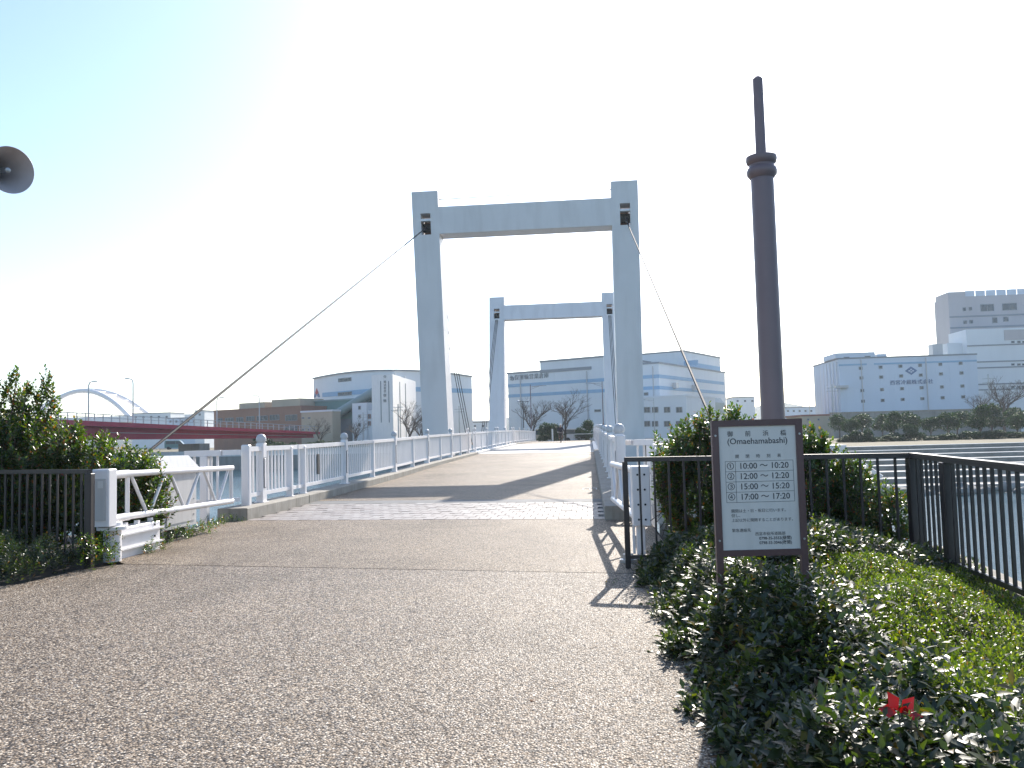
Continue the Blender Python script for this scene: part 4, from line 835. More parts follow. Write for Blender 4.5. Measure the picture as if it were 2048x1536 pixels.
# ------------------------------------------------------------------ cyclist
cx = atY(1121.5, 870, 80).x
M['jacket'] = paint('dark_jacket', (0.022, 0.02, 0.035), 0.85, 0.2, 8, 0.0); M['skin'] = paint('skin', (0.42, 0.27, 0.2), 0.6, 0.1, 8, 0.0); M['trouser'] = paint('brown_trousers', (0.16, 0.11, 0.09), 0.85, 0.2, 8, 0.0)
M['cap'] = paint('pale_cap', (0.75, 0.71, 0.66), 0.8, 0.1, 8, 0.0)
zc = zd(80)
t = thing('bicycle', 'dark city bicycle ridden towards the camera at the far end of the bridge', 'bicycle', (cx, 80, zc))
for y in (-0.55, 0.55):
    m = MB(); pts = [(0, y + 0.33 * math.cos(a), 0.34 + 0.33 * math.sin(a)) for a in np.linspace(0, 2 * math.pi, 25)]; m.tube(pts, 0.02, 6, False); wl = mk('wheel', m, M['black'], t, True)
    m = MB()
    for a in np.linspace(0, math.pi, 7)[:-1]: m.tube([(0, y - 0.32 * math.cos(a), 0.34 - 0.32 * math.sin(a)), (0, y + 0.32 * math.cos(a), 0.34 + 0.32 * math.sin(a))], 0.003, 4)
    o = mk('spokes', m, M['galv'], wl, True)
m = MB(); m.tube([(0, -0.55, 0.34), (0, -0.42, 0.85)], 0.018, 6); m.tube([(0, -0.42, 0.8), (0, 0.05, 0.35), (0, 0.2, 0.85)], 0.018, 6); m.tube([(0, 0.05, 0.35), (0, 0.55, 0.34), (0, 0.17, 0.78)], 0.012, 6); mk('frame', m, M['dark'], t, True)
m = MB(); m.tube([(-0.3, -0.2, 1.02), (-0.22, -0.38, 1.02), (0, -0.42, 1.0), (0.22, -0.38, 1.02), (0.3, -0.2, 1.02)], 0.014, 6); mk('handlebar', m, M['galv'], t, True)
m = MB(); m.cbox(-0.1, 0.1, 0.1, 0.36, 0.85, 0.92, 0.03); mk('saddle', m, M['black'], t, True)
m = MB(); m.hexa([(-0.16, -0.78, 0.68), (0.16, -0.78, 0.68), (0.16, -0.5, 0.68), (-0.16, -0.5, 0.68), (-0.2, -0.82, 0.92), (0.2, -0.82, 0.92), (0.2, -0.46, 0.92), (-0.2, -0.46, 0.92)]); mk('basket', m, M['dark'], t, True)
def skinned(name, V, E_, rad, mat, parent, root=0):
    me = bpy.data.meshes.new(name); me.from_pydata(V, E_, []); o = bpy.data.objects.new(name, me); COL.objects.link(o)
    sm = o.modifiers.new('s', 'SKIN'); ss = o.modifiers.new('d', 'SUBSURF'); ss.levels = ss.render_levels = 2
    for i, r_ in enumerate(rad): me.skin_vertices[0].data[i].radius = (r_, r_) if not hasattr(r_, '__len__') else r_
    me.skin_vertices[0].data[root].use_root = True
    dg = bpy.context.evaluated_depsgraph_get(); m2 = bpy.data.meshes.new_from_object(o.evaluated_get(dg)); bpy.data.objects.remove(o)
    m2.materials.clear(); return link(name, m2, mat, parent)
t = thing('person', 'person in dark jacket and pale cap riding the bicycle on the bridge', 'person', (cx, 80, zc))
V = [(0, 0.22, 0.98), (0, 0.16, 1.18), (0, 0.06, 1.40), (0, 0.02, 1.52), (0, -0.02, 1.62), (0, -0.03, 1.72),
     (-0.19, 0.05, 1.42), (-0.27, -0.05, 1.2), (-0.27, -0.22, 1.06), (0.19, 0.05, 1.42), (0.27, -0.05, 1.2), (0.27, -0.22, 1.06),
     (-0.1, 0.18, 0.93), (-0.15, -0.14, 0.78), (-0.13, 0.0, 0.40), (-0.13, -0.1, 0.36), (0.1, 0.18, 0.93), (0.15, -0.1, 0.62), (0.13, 0.06, 0.22), (0.13, -0.04, 0.18)]
E_ = [(0, 1), (1, 2), (2, 3), (3, 4), (4, 5), (2, 6), (6, 7), (7, 8), (2, 9), (9, 10), (10, 11), (0, 12), (12, 13), (13, 14), (14, 15), (0, 16), (16, 17), (17, 18), (18, 19)]
skinned('body', V, E_, [0.15, 0.15, 0.16, 0.06, 0.09, 0.10, 0.075, 0.055, 0.042, 0.075, 0.055, 0.042, 0.09, 0.07, 0.05, 0.045, 0.09, 0.07, 0.05, 0.045], M['skin'], t)
skinned('jacket', V[:4] + V[6:12], [(0, 1), (1, 2), (2, 3), (2, 4), (4, 5), (5, 6), (2, 7), (7, 8), (8, 9)], [0.17, 0.18, 0.185, 0.075, 0.09, 0.068, 0.054, 0.09, 0.068, 0.054], M['jacket'], t)
skinned('trousers', [V[0]] + V[12:15] + V[16:19], [(0, 1), (1, 2), (2, 3), (0, 4), (4, 5), (5, 6)], [0.16, 0.1, 0.082, 0.06, 0.1, 0.082, 0.06], M['trouser'], t)
m = MB(); m.lathe([(0.118, 0.0), (0.12, 0.03), (0.11, 0.08), (0.08, 0.12), (0.03, 0.14)], (0, -0.03, 1.70), 14); m.box(-0.07, 0.07, -0.22, -0.13, 1.70, 1.715); mk('cap', m, M['cap'], t, True, smooth=True)
for s_ in (-1, 1):
    m = MB(); m.cbox(s_ * 0.27 - 0.045, s_ * 0.27 + 0.045, -0.30, -0.20, 0.99, 1.07, 0.02); mk('glove', m, M['cap'], t, True)

# ------------------------------------------------------------------ red girder bridge on the left
A = atY(60, 836, 100); B = atY(640, 864, 150)
d = (B - A); d.z = 0; Lb = d.length; ang = math.atan2(d.y, d.x)
t = thing('red_bridge', 'dark red steel girder bridge ramping down behind the left shrub', 'bridge', (A.x, A.y, A.z), ang)
dz = B.z - A.z
def rb(m, x0, x1, y0, y1, za, zb, za1=None, zb1=None):   # bands following the ramp (offsets below deck top), za1/zb1 at the far end
    za1 = za if za1 is None else za1; zb1 = zb if zb1 is None else zb1
    f0, f1 = x0 / Lb, x1 / Lb; ia = lambda f: za + (za1 - za) * f; ib = lambda f: zb + (zb1 - zb) * f
    m.hexa([(x0, y0, dz * f0 + ia(f0)), (x1, y0, dz * f1 + ia(f1)), (x1, y1, dz * f1 + ia(f1)), (x0, y1, dz * f0 + ia(f0)), (x0, y0, dz * f0 + ib(f0)), (x1, y0, dz * f1 + ib(f1)), (x1, y1, dz * f1 + ib(f1)), (x0, y1, dz * f0 + ib(f0))])
m = MB(); rb(m, 0, Lb, 0, 10, -0.75, 0, -0.4, 0); mk('deck_edge', m, M['red'], t, True)
m = MB(); rb(m, 0, Lb, 1.6, 8.4, -2.75, -0.75, -1.0, -0.4); mk('girder', m, M['red'], t, True)
m = MB(); rb(m, 0, Lb, 1.45, 1.6, -2.8, -2.6, -1.05, -0.9); mk('lower_flange', m, M['red'], t, True)
m = MB(); rb(m, 12, Lb - 2, 1.42, 1.55, -1.7, -1.62, -0.75, -0.7); mk('service_pipe', m, M['galv'], t, True)
m = MB(); rb(m, 0, Lb, 0.1, 0.18, 0.95, 1.05); mk('hand_rail', m, M['galv'], t, True)
m = MB(); rb(m, 0, Lb, 0.1, 0.18, 0.5, 0.57); mk('mid_rail', m, M['galv'], t, True)
n_ = 42
for i in range(n_ + 1):
    x = Lb * i / n_; z = dz * i / n_; m = MB(); m.box(x - 0.05, x + 0.05, 0.08, 0.2, z, z + 1.0); mk('rail_post', m, M['galv'], t, True)
for x in (6, 30):
    m = MB(); z = dz * x / Lb - 2.6; m.box(x - 1, x + 1, 2.5, 7.5, -A.z + WZ, z); mk('pier', m, M['concrete2'], t, True)
def mast(px, pyt, pyb, Y, side, label):
    p = atY(px, pyt, Y); b = atY(px, pyb, Y); t = thing('lamp_mast', label, 'street lamp', (b.x, Y, b.z), 0, 'lamp masts along the red bridge'); h = p.z - b.z
    m = MB(); m.tube([(0, 0, -0.5), (0, 0, h * 0.9), (side * 0.15, 0, h * 0.97), (side * 0.6, 0, h)], [0.11, 0.09, 0.08, 0.06], 8); mk('pole', m, M['galv'], t, True)
    m = MB(); m.cbox(min(side * 0.55, side * 1.25), max(side * 0.55, side * 1.25), -0.12, 0.12, h - 0.08, h + 0.1, 0.03); mk('lamp_head', m, M['galv'], t, True)
mast(177, 763, 840, 109, 1, 'lamp mast with arm to the right standing before the white arch'); mast(266, 757, 845, 116, -1, 'lamp mast with arm to the left right of the white arch'); mast(434, 795, 852, 130, 1, 'thin lamp mast at the left corner of the brown building'); mast(519, 790, 858, 138, -1, 'lamp mast in front of the brown building')

# ------------------------------------------------------------------ white arch bridge far away
c0 = atY(150, 838, 420); t = thing('arch_bridge', 'distant white twin arch bridge on the left skyline', 'bridge', (c0.x, 420, 0))
def arch(pxl, pxr, pyt, Y, pyf):
    L_, R_ = atY(pxl, pyf, Y), atY(pxr, pyf, Y); T = atY((pxl + pxr) / 2, pyt, Y); pts = []
    for i in range(33):
        f = i / 32; pts.append(L_.lerp(R_, f) + Vector((0, 0, (T.z - L_.z) * (1 - (2 * f - 1) ** 2))))
    return pts
a1 = arch(72, 262, 779, 400, 838); a2 = arch(60, 302, 777, 440, 834)
for a_ in (a1, a2): m = MB(); m.tube(a_, 1.15, 10); mk('arch_rib', m, M['white'], t, smooth=True)
for i in range(5, 30, 3): m = MB(); m.tube([a1[i], a2[i]], 0.5, 6); mk('strut', m, M['white'], t)
for a_ in (a1, a2):
    m = MB()
    for i in range(2, 31): m.tube([a_[i], (a_[min(i + 2, 32)].x, a_[i].y, a_[0].z)], 0.07, 4)
    mk('hangers', m, M['white'], t)
m = MB(); m.hexa([(a2[0].x - 60, 395, a1[0].z - 3), (a2[-1].x + 60, 395, a1[0].z - 3), (a2[-1].x + 60, 445, a1[0].z - 3), (a2[0].x - 60, 445, a1[0].z - 3), (a2[0].x - 60, 395, a1[0].z), (a2[-1].x + 60, 395, a1[0].z), (a2[-1].x + 60, 445, a1[0].z), (a2[0].x - 60, 445, a1[0].z)]); mk('deck', m, M['white'], t)

# ------------------------------------------------------------------ buildings
class Bld:
    """front face from pixel column a (distance ya) to b (distance yb); local x along the front, y into the depth, z up"""
    def __init__(s, name, label, a, ya, b, yb, g=-0.4):
        s.A = atY(a, 860, ya); s.B = atY(b, 860, yb); s.A.z = s.B.z = g
        d = s.B - s.A; s.W = d.length; s.ang = math.atan2(d.y, d.x); s.ux = d.normalized(); s.uy = Vector((-s.ux.y, s.ux.x, 0)); s.g = g
        s.t = thing(name, label, 'building', s.A, s.ang)
    def q(s, px, py, y=0.0):   # pixel -> local (x, z) on the plane at depth y behind the front
        r = ray(px, py); o = CAM - (s.A + s.uy * y); k_ = -(o.dot(s.uy)) / r.dot(s.uy); p = CAM + r * k_
        return (p - s.A).dot(s.ux), p.z - s.g
    def qs(s, px, py, x):      # pixel -> local (y, z) on the side plane at local x
        r = ray(px, py); o = CAM - (s.A + s.ux * x); k_ = -(o.dot(s.ux)) / r.dot(s.ux); p = CAM + r * k_
        return (p - s.A).dot(s.uy), p.z - s.g
    def box(s, name, x0, x1, y0, y1, z0, z1, mat, parent=None):
        m = MB(); m.box(x0, x1, y0, y1, z0, z1); return mk(name, m, mat, parent or s.t, True)
    def win(s, px0, py0, px1, py1, y=0.0, pane='glass', fr='roofg', mull=0):
        x0, z1 = s.q(px0, py0, y); x1, z0 = s.q(px1, py1, y); m = MB(); e = 0.09; d = 0.10
        m.box(x0, x0 + e, y - d, y, z0, z1); m.box(x1 - e, x1, y - d, y, z0, z1); m.box(x0 + e, x1 - e, y - d, y, z0, z0 + e); m.box(x0 + e, x1 - e, y - d, y, z1 - e, z1)
        for i in range(mull): xm = x0 + (x1 - x0) * (i + 1) / (mull + 1); m.box(xm - 0.04, xm + 0.04, y - d, y, z0 + e, z1 - e)
        f = mk('window', m, M[fr], s.t, True); m = MB(); m.box(x0 + e * 0.8, x1 - e * 0.8, y - 0.04, y - 0.005, z0 + e * 0.8, z1 - e * 0.8); mk('pane', m, M[pane], f, True)
    def txt(s, body, px, py, hpx, y=0.0, mat='logob', **k_):
        x, z = s.q(px, py, y); _, z2 = s.q(px, py - hpx, y); return text(body, abs(z2 - z) * 1.22, x, y - 0.06, z, M[mat], s.t, extrude=0.05, **k_)

# big striped warehouse behind the bridge
b = Bld('striped_warehouse', 'huge white warehouse with blue stripes and dark lettering behind the two towers', 1018, 165, 1317, 150)
xD, zD = b.q(1317, 727); z_lo = b.q(1100, 742.5)[1]; x80, zB = b.q(1080, 725); x12, _ = b.q(1216, 760)
b.box('wall', 0, x80, 0, 40, 0, z_lo, M['wallw']); b.box('wall', x80, x12, 0, 40, 0, zB, M['wallw']); b.box('wall', x12, xD, 0, 36, 0, zD, M['wallw'])
b.box('roof_edge', -0.15, x80, -0.15, 40, z_lo, z_lo + 0.35, M['roofg']); b.box('roof_edge', x80 - 0.1, x12 + 0.1, -0.15, 40, zB, zB + 0.35, M['roofg']); b.box('roof_edge', x12 + 0.1, xD + 0.15, -0.15, 36.1, zD, zD + 0.3, M['roofg'])
xa = b.q(1183, 740)[0]; b.box('eaves_band', x80, xa, -0.1, 0.0, z_lo - 0.25, z_lo + 0.35, M['roofg'])
for py, h_ in ((766.5, 0.62), (787.5, 0.62)):
    z = b.q(1100, py)[1]; b.box('stripe', 0.0, xD + 0.05, -0.06, 0, z - h_ / 2, z + h_ / 2, M['stripe']); b.box('stripe', xD, xD + 0.06, 0.0, 35, z - h_ / 2, z + h_ / 2, M['stripe'])
for i in range(1, 12): xx = xD * i / 12; b.box('panel_joint', xx, xx + 0.07, -0.025, 0, 0, min(z_lo, zD) - 0.3, M['wallw'])
for zz in (2.6, 5.2, 7.6): b.box('panel_joint', 0, xD, -0.022, 0, zz, zz + 0.06, M['wallw'])
for xx in (3.0, xD * 0.55, xD - 1.2): b.box('downpipe', xx, xx + 0.16, -0.2, -0.07, 0, zD - 0.4, M['grey'])
for xx in (6, 14, 21): b.box('roof_fan', xx, xx + 1.6, 8, 9.6, z_lo + 0.35, z_lo + 1.5, M['grey'])
b.txt('久保運輸営業倉庫', 1058, 754, 9, mat='roofg', space=1.12); b.txt('◎', 1025, 758, 8, mat='roofg')
# taller rear block
yC = 20; xc0, _ = b.q(1216, 710, yC); xc1, zC = b.q(1367, 703, yC)
b.box('rear_wall', xc0, xc1, yC, yC + 22, 0, zC, M['wallw']); b.box('roof_edge', xc0, xc1 + 0.15, yC - 0.15, yC + 22.1, zC, zC + 0.3, M['roofg'])
z = b.q(1340, 729, yC)[1]; b.box('stripe', xD, xc1 + 0.06, yC - 0.06, yC, z - 0.5, z + 0.5, M['stripe']); b.box('stripe', xc1, xc1 + 0.06, yC, yC + 22, z - 0.5, z + 0.5, M['stripe'])
# low office annex with windows
yE = -9; e0, _ = b.q(1180, 800, yE); e1, zE = b.q(1372, 793, yE)
b.box('annex_wall', e0, e1, yE, yE + 14, 0, zE, M['wallw']); b.box('roof_edge', e0 - 0.1, e1 + 0.1, yE - 0.1, yE + 14, zE, zE + 0.3, M['wallw'])
for r_ in (814, 842):
    for px in (1288, 1304, 1328, 1352): b.win(px, r_, px + 13, r_ + 11, yE, mull=1)
b.win(1189, 819, 1202, 823.5, yE); b.win(1288, 785, 1297, 791, 0); b.box('vent_hood', xD + 0.01, xD + 0.8, 6, 7.2, 9.8, 10.8, M['grey']); b.box('vent_hood', xD + 0.01, xD + 0.8, 16, 17.2, 9.8, 10.8, M['grey'])
m = MB(); m.hexa([(xD + 0.1, 22, 5), (xc1 + 4, 22, 5), (xc1 + 4, 32, 5), (xD + 0.1, 32, 5), (xD + 0.1, 22, 8.5), (xc1 + 4, 22, 7.5), (xc1 + 4, 32, 7.5), (xD + 0.1, 32, 8.5)]); mk('lean_to', m, M['conv'], b.t, True)
m = MB(); m.beam((xc1 + 0.8, 21.0, 8.4), (xc1 + 0.8, 30, 13.5), 1.0, 1.1); mk('outside_stair', m, M['roofg'], b.t, True)

# arched warehouse on the left
b = Bld('arched_warehouse', 'pale warehouse with gently arched roof and blue band left of the front tower', 628, 188, 790, 172)
zl = b.q(628, 757)[1]; zm = b.q(700, 746)[1]; zr = b.q(790, 740)[1]
poly = [(0, 0), (b.W, 0)] + [(b.W * f, zl + (zr - zl) * f + 0.55 * (1 - (2 * f - 1) ** 2)) for f in np.linspace(1, 0, 13)]
m = MB(); m.extr(poly, 0, 6); mk('front_wall', m, M['wallw'], b.t, True)
# right flank receding from the corner
Bp = b.A + b.ux * b.W; e = atY(946, 860, 190.9); loc = Vector(((e - Bp).dot(b.ux), (e - Bp).dot(b.uy))); ln_ = loc.length; du = loc / ln_
zR = (atY(946, 753, 190.9).z + 0.4)
def fl(u, v): return (b.W + du.x * u - du.y * v, du.y * u + du.x * v)
pts = [(0, 0), (ln_, 0)] + [(ln_ * f, zr + (zR - zr) * f + 0.35 * (1 - (2 * f - 1) ** 2)) for f in np.linspace(1, 0, 13)]
m = MB(); n_ = len(pts); vs = [(*fl(u, 0), z) for u, z in pts] + [(*fl(u, 5), z) for u, z in pts]; m.add(vs, [tuple(range(n_)), tuple(range(2 * n_ - 1, n_ - 1, -1))] + [(i, n_ + i, n_ + (i + 1) % n_, (i + 1) % n_) for i in range(n_)]); mk('flank_wall', m, M['wallw'], b.t, True)
m = MB(); prev = None
for f in np.linspace(0, 1, 13):
    p_ = Vector((b.W * f, -0.1, zl + (zr - zl) * f + 0.55 * (1 - (2 * f - 1) ** 2)))
    if prev: m.beam(prev, p_, 0.5, 0.3)
    prev = p_
for f in np.linspace(0, 1, 13):
    u = ln_ * f; x_, y_ = fl(u, -0.1); p_ = Vector((x_, y_, zr + (zR - zr) * f + 0.35 * (1 - (2 * f - 1) ** 2)))
    if f > 0: m.beam(prev, p_, 0.5, 0.3)
    prev = p_
mk('roof_edge', m, M['roofg'], b.t, True)
x0, z0 = b.q(645, 793); x1, z1 = b.q(760, 778); zb0, zb1 = b.q(700, 790)[1], b.q(700, 781)[1]
b.box('blue_band', x0, b.W, -0.06, 0, zb0, zb1, M['stripe'])
m = MB(); zz0, zz1 = zb0 + 0.1, zb1 + 0.1
vs = [(*fl(0.0, -0.06), zz0), (*fl(ln_, -0.06), zz0), (*fl(ln_, -0.001), zz0), (*fl(0, -0.001), zz0), (*fl(0, -0.06), zz1), (*fl(ln_, -0.06), zz1), (*fl(ln_, -0.001), zz1), (*fl(0, -0.001), zz1)]; m.hexa(vs); mk('blue_band', m, M['stripe'], b.t, True)
b.win(677, 757, 703, 762, 0, mull=3); b.win(676, 785, 704, 790, -0.07, mull=3)
xl_, zl_ = b.q(634, 791); k_ = 0.55
for poly, mt in (([(0, 2.4), (0.9, 0.9), (0, 0.2), (-0.9, 0.9)], 'logor'), ([(-1.0, 0.8), (-0.1, 0.1), (-0.6, -0.6), (-1.7, -0.6)], 'logob'), ([(1.0, 0.8), (1.7, -0.6), (0.6, -0.6), (0.1, 0.1)], 'logob')):
    m = MB(); m.extr([(xl_ + x * k_ * 1.3, zl_ + z * k_ * 1.3) for x, z in poly], -0.08, -0.02); mk('emblem', m, M[mt], b.t, True)
# teal lower wing with conveyor
b2 = Bld('teal_shed', 'dark teal shed with sloping conveyor tube in front of the arched warehouse', 602, 176, 762, 166)
b2.box('wall', 0, b2.W, 0, 8, 0, b2.q(680, 801)[1], M['teal']); b2.box('roof_edge', -0.2, b2.W, -0.2, 8, b2.q(680, 801)[1], b2.q(680, 801)[1] + 0.3, M['conv'])
(xa, za), (xb_, zb_) = b2.q(664, 834, -1.5), b2.q(762, 775, -1.5); m = MB(); m.tube([(xa, -1.5, za), (xb_, -1.5, zb_)], 0.95, 12); mk('conveyor_tube', m, M['conv'], b2.t, True, smooth=True)
b2.box('dark_doorway', b2.q(668, 850)[0], b2.q(704, 850)[0], -0.12, -0.01, 0, b2.q(680, 838)[1], M['strip'])
# small white block
b3 = Bld('white_office', 'small white three-storey block with brown windows below the conveyor', 705, 158, 757, 154)
xs_, z1_ = b3.q(733, 805); b3.box('wall', 0, xs_, 0, 7, 0, z1_, M['wallw']); b3.box('wall', xs_, b3.W, 0.4, 7, 0, b3.q(745, 820)[1], M['wallw'])
for py in (812, 829, 846): b3.win(717, py, 722, py + 7)
for py in (829, 843): b3.win(728, py, 742, py + 8, 0.4, 'strip', 'brick', 2); b3.win(750, py, 755, py + 8, 0.4)
# white sign tower
b4 = Bld('sign_tower', 'white tower block with vertical lettering and dark slits beside the arched warehouse', 757, 150, 787, 150)
zt = b4.q(770, 749)[1]; b4.box('front_wall', 0, b4.W, 0, 6, 0, zt, M['white'])
Bp = b4.A + b4.ux * b4.W; e = atY(833, 860, 169.8); dv = Vector(((e - Bp).dot(b4.ux), (e - Bp).dot(b4.uy))); l4 = dv.length; d4 = dv / l4
f4 = lambda u, v: (b4.W + d4.x * u - d4.y * v, d4.y * u + d4.x * v)
m = MB(); m.hexa([(*f4(0, 0), 0), (*f4(l4, 0), 0), (*f4(l4, 4), 0), (*f4(0, 4), 0), (*f4(0, 0), zt), (*f4(l4, 0), zt - 0.1), (*f4(l4, 4), zt - 0.1), (*f4(0, 4), zt)]); mk('side_wall', m, M['white'], b4.t, True)
for px in (762, 778):
    x0, z1 = b4.q(px - 1.4, 762); x1, z0 = b4.q(px + 1.4, 845); b4.box('slit_window', x0, x1, -0.06, -0.01, z0, z1, M['strip'])
for f in (0.28, 0.52):
    u = l4 * f; m = MB(); m.hexa([(*f4(u - .2, -0.06), 1.5), (*f4(u + .2, -0.06), 1.5), (*f4(u + .2, -0.01), 1.5), (*f4(u - .2, -0.01), 1.5), (*f4(u - .2, -0.06), zt - 1.1), (*f4(u + .2, -0.06), zt - 1.1), (*f4(u + .2, -0.01), zt - 1.1), (*f4(u - .2, -0.01), zt - 1.1)]); mk('slit_window', m, M['strip'], b4.t, True)
for ch, py, hh in (('◎', 753.5, 5), ('株', 764, 4.6), ('式', 770.5, 4.6), ('会', 776.5, 4.6), ('社', 782.5, 4.6), ('啓', 791, 5.5), ('徳', 802, 5.5)): b4.txt(ch, 770, py, hh, mat='roofg')
for px in (790, 810): p_ = f4(l4 * (0.1 if px == 790 else 0.5), 0.3); m = MB(); m.box(p_[0] - 0.4, p_[0] + 0.4, p_[1] - 0.2, p_[1] + 0.2, zt + 0.0, zt + 0.35); mk('roof_lamp', m, M['line'], b4.t, True)
# brown tiled building and cream store
b = Bld('brown_building', 'brown tiled low building with ribbon windows and two rooftop boxes at the left', 428, 178, 603, 166)
zt = b.q(520, 818)[1]; b.box('wall', 0, b.W, 0, 14, 0, zt, M['brick']); b.box('parapet', -0.12, b.W + 0.12, -0.12, 14, zt, zt + 0.25, M['brick'])
for p0, p1, pt_ in ((478, 529, 807), (543, 600, 800)):
    x0, z1 = b.q(p0, pt_, 3); x1, _ = b.q(p1, pt_, 3); b.box('rooftop_box', x0, x1, 3, 10, zt + 0.25, z1, M['cream'])
for p0, p1, y0, y1 in ((433, 445, 837, 845), (451, 467, 836, 844), (473, 487, 835, 844), (493, 509, 833, 842), (514, 536, 832, 841), (540, 559, 830, 840), (571, 595, 830, 841), (571, 595, 853, 862)): b.win(p0, y0, p1, y1, 0, mull=2)
b = Bld('cream_store', 'cream windowless store with small vents next to the brown building', 603, 160, 665, 157)
zt = b.q(635, 824)[1]; b.box('wall', 0, b.W, 0, 2.5, 0, zt, M['cream']); b.box('roof_edge', -0.15, b.W + 0.15, -0.15, 2.5, zt, zt + 0.35, M['wallw'])
for px in (604, 616):
    for py in (834.5, 858): b.win(px, py, px + 5, py + 3)
# cold store on the right
b = Bld('cold_store', 'white cold store with four rows of small square windows and a diamond emblem', 1684, 150, 1962, 150)
zt = b.q(1820, 714)[1]; b.box('wall', 0, b.W, 0, 16.5, 0, zt, M['wallw2']); b.box('roof_edge', -0.1, b.W + 0.1, -0.1, 16.5, zt, zt + 0.25, M['roofg'])
Sp = b.A; e = atY(1635, 860, 167); dv = Vector(((e - Sp).dot(b.ux), (e - Sp).dot(b.uy))); zs = zt
m = MB(); l_ = dv.length; u_ = dv / l_; n2 = Vector((-u_.y, u_.x)) * -6
m.hexa([(0.0, 0.05, 0), (n2.x, n2.y + 0.05, 0), (dv.x + n2.x, dv.y + n2.y, 0), (dv.x, dv.y, 0), (0, 0.05, zs - .05), (n2.x, n2.y + .05, zs - .05), (dv.x + n2.x, dv.y + n2.y, zs - .05), (dv.x, dv.y, zs - .05)]); mk('side_wall', m, M['wallw2'], b.t, True)
for i in range(8):
    p_ = dv * ((i + 0.5) / 8); m = MB(); m.box(p_.x - 0.25, p_.x + 0.05, p_.y - 0.15, p_.y + 0.15, 0, zs - 0.3); mk('rib', m, M['wallw'], b.t, True)
z0, z1 = b.q(1820, 727.5)[1], b.q(1820, 724)[1]; b.box('stripe', 0, b.W, -0.05, 0, z0, z1, M['stripe'])
x0, z1 = b.q(1672, 706); x1, _ = b.q(1751, 706); b.box('roof_house', -0.4, x1, 0.3, 8, zt + 0.25, z1, M['wallw2']); b.win(1687, 714, 1699, 721, 0.3); b.win(1729, 712, 1741, 717, 0.3)
x0, z1 = b.q(1754, 708, 0.5); x1, _ = b.q(1773, 708, 0.5); b.box('roof_house', x0, x1, 0.5, 5, zt + 0.25, z1, M['wallw2'])
x0, z1 = b.q(1865, 688, 2); x1, _ = b.q(1885, 688, 2); b.box('cooling_tower', x0, x1, 2, 4, zt + 0.25, z1, M['grey'])
cols = [[(465, 678), (471, 752), (477, 849), (483, 931)], [(618, 670), (623, 745), (629, 841), (634, 924)], [(771, 662), (776, 737), (783, 834), (788, 917)], [(921, 655), (927, 730), (933, 827), (939, 911)], [(1076, 647), (1082, 721), (1089, 821), (1095, 904)], [(1233, 639), (1240, 714), (1247, 814), (1253, 897)]]
for c_ in cols:
    for (u, v) in c_: px, py = 1600 + u / 3.84, 560 + v / 3.84; b.win(px - 3.9, py - 3, px + 3.9, py + 3, fr='roofg')
for i in range(1, 10): xx = b.W * i / 10; b.box('panel_joint', xx, xx + 0.07, -0.025, 0, 0, z0 - 0.1, M['wallw2'])
for xx in (b.W * 0.16, b.W * 0.63): b.box('downpipe', xx, xx + 0.15, -0.18, -0.06, 0, zt - 0.2, M['grey'])
xd, zd_ = b.q(1822, 741.5); rx = b.q(1834.5, 741.5)[0] - xd; rz = b.q(1822, 733)[1] - zd_
m = MB(); m.extr([(xd - rx, zd_), (xd, zd_ - rz), (xd + rx, zd_), (xd, zd_ + rz)], -0.06, -0.01); em = mk('emblem', m, M['logob'], b.t, True)
for dx_, dz_ in ((0, 0.28), (-0.3, -0.02), (0.3, -0.02), (0, -0.3)):
    m = MB(); m.extr([(xd + rx * dx_ - 0.2, zd_ + rz * dz_), (xd + rx * dx_, zd_ + rz * dz_ - 0.16), (xd + rx * dx_ + 0.2, zd_ + rz * dz_), (xd + rx * dx_, zd_ + rz * dz_ + 0.16)], -0.09, -0.061); mk('emblem_mark', m, M['wallw2'], em, True)
b.txt('西宮冷蔵株式会社', 1823, 764.5, 8, mat='logob', space=1.15)
b.box('balcony', -1.0, 1.2, -1.0, -0.02, b.q(1690, 776)[1], b.q(1690, 771)[1], M['grey'])
# retaining wall below it
Aw, Bw = atY(1690, 845, 138), atY(2060, 835, 138); t = thing('retaining_wall', 'long grey-brown retaining wall below the cold store behind the bank trees', 'wall', (Aw.x, 138, -0.4), math.atan2(RT.y, RT.x)); Lw = (Bw - Aw).length
m = MB(); m.box(-2, Lw, 0, 1.0, 0, 4.0); mk('wall_face', m, M['cream'] if False else M['concrete2'], t, True); m = MB(); m.box(-2, Lw, -0.1, 1.1, 4.0, 4.2); mk('coping', m, M['concrete'], t, True)
# tall building at the right edge
b = Bld('tall_building', 'tall pale pinkish building with glass roof screen at the right edge', 1912, 172, 2120, 172)
zt = b.q(1980, 591)[1]; b.box('wall', 0, b.W, 0, 6.8, 0, zt, M['wallb'])
m = MB(); e = atY(1883, 860, 179); dv = Vector(((e - b.A).dot(b.ux), (e - b.A).dot(b.uy))); m.hexa([(0, 0.05, 0), (6, 0.06, 0), (dv.x + 6, dv.y, 0), (dv.x, dv.y, 0), (0, 0.05, zt - .05), (6, 0.06, zt - .05), (dv.x + 6, dv.y, zt - .05), (dv.x, dv.y, zt - .05)]); mk('side_wall', m, M['wallb'], b.t, True)
x0, z1 = b.q(1930, 583); b.box('parapet', 0, x0, -0.05, 6, zt, z1, M['wallb'])
for i in range(9):
    a0 = 1931 + i * 21; x0 = b.q(a0, 585)[0]; x1 = b.q(a0 + 19.5, 585)[0]; b.box('roof_screen', x0, x1, 0.3, 0.4, zt, b.q(1990, 579)[1], M['wallw2'])
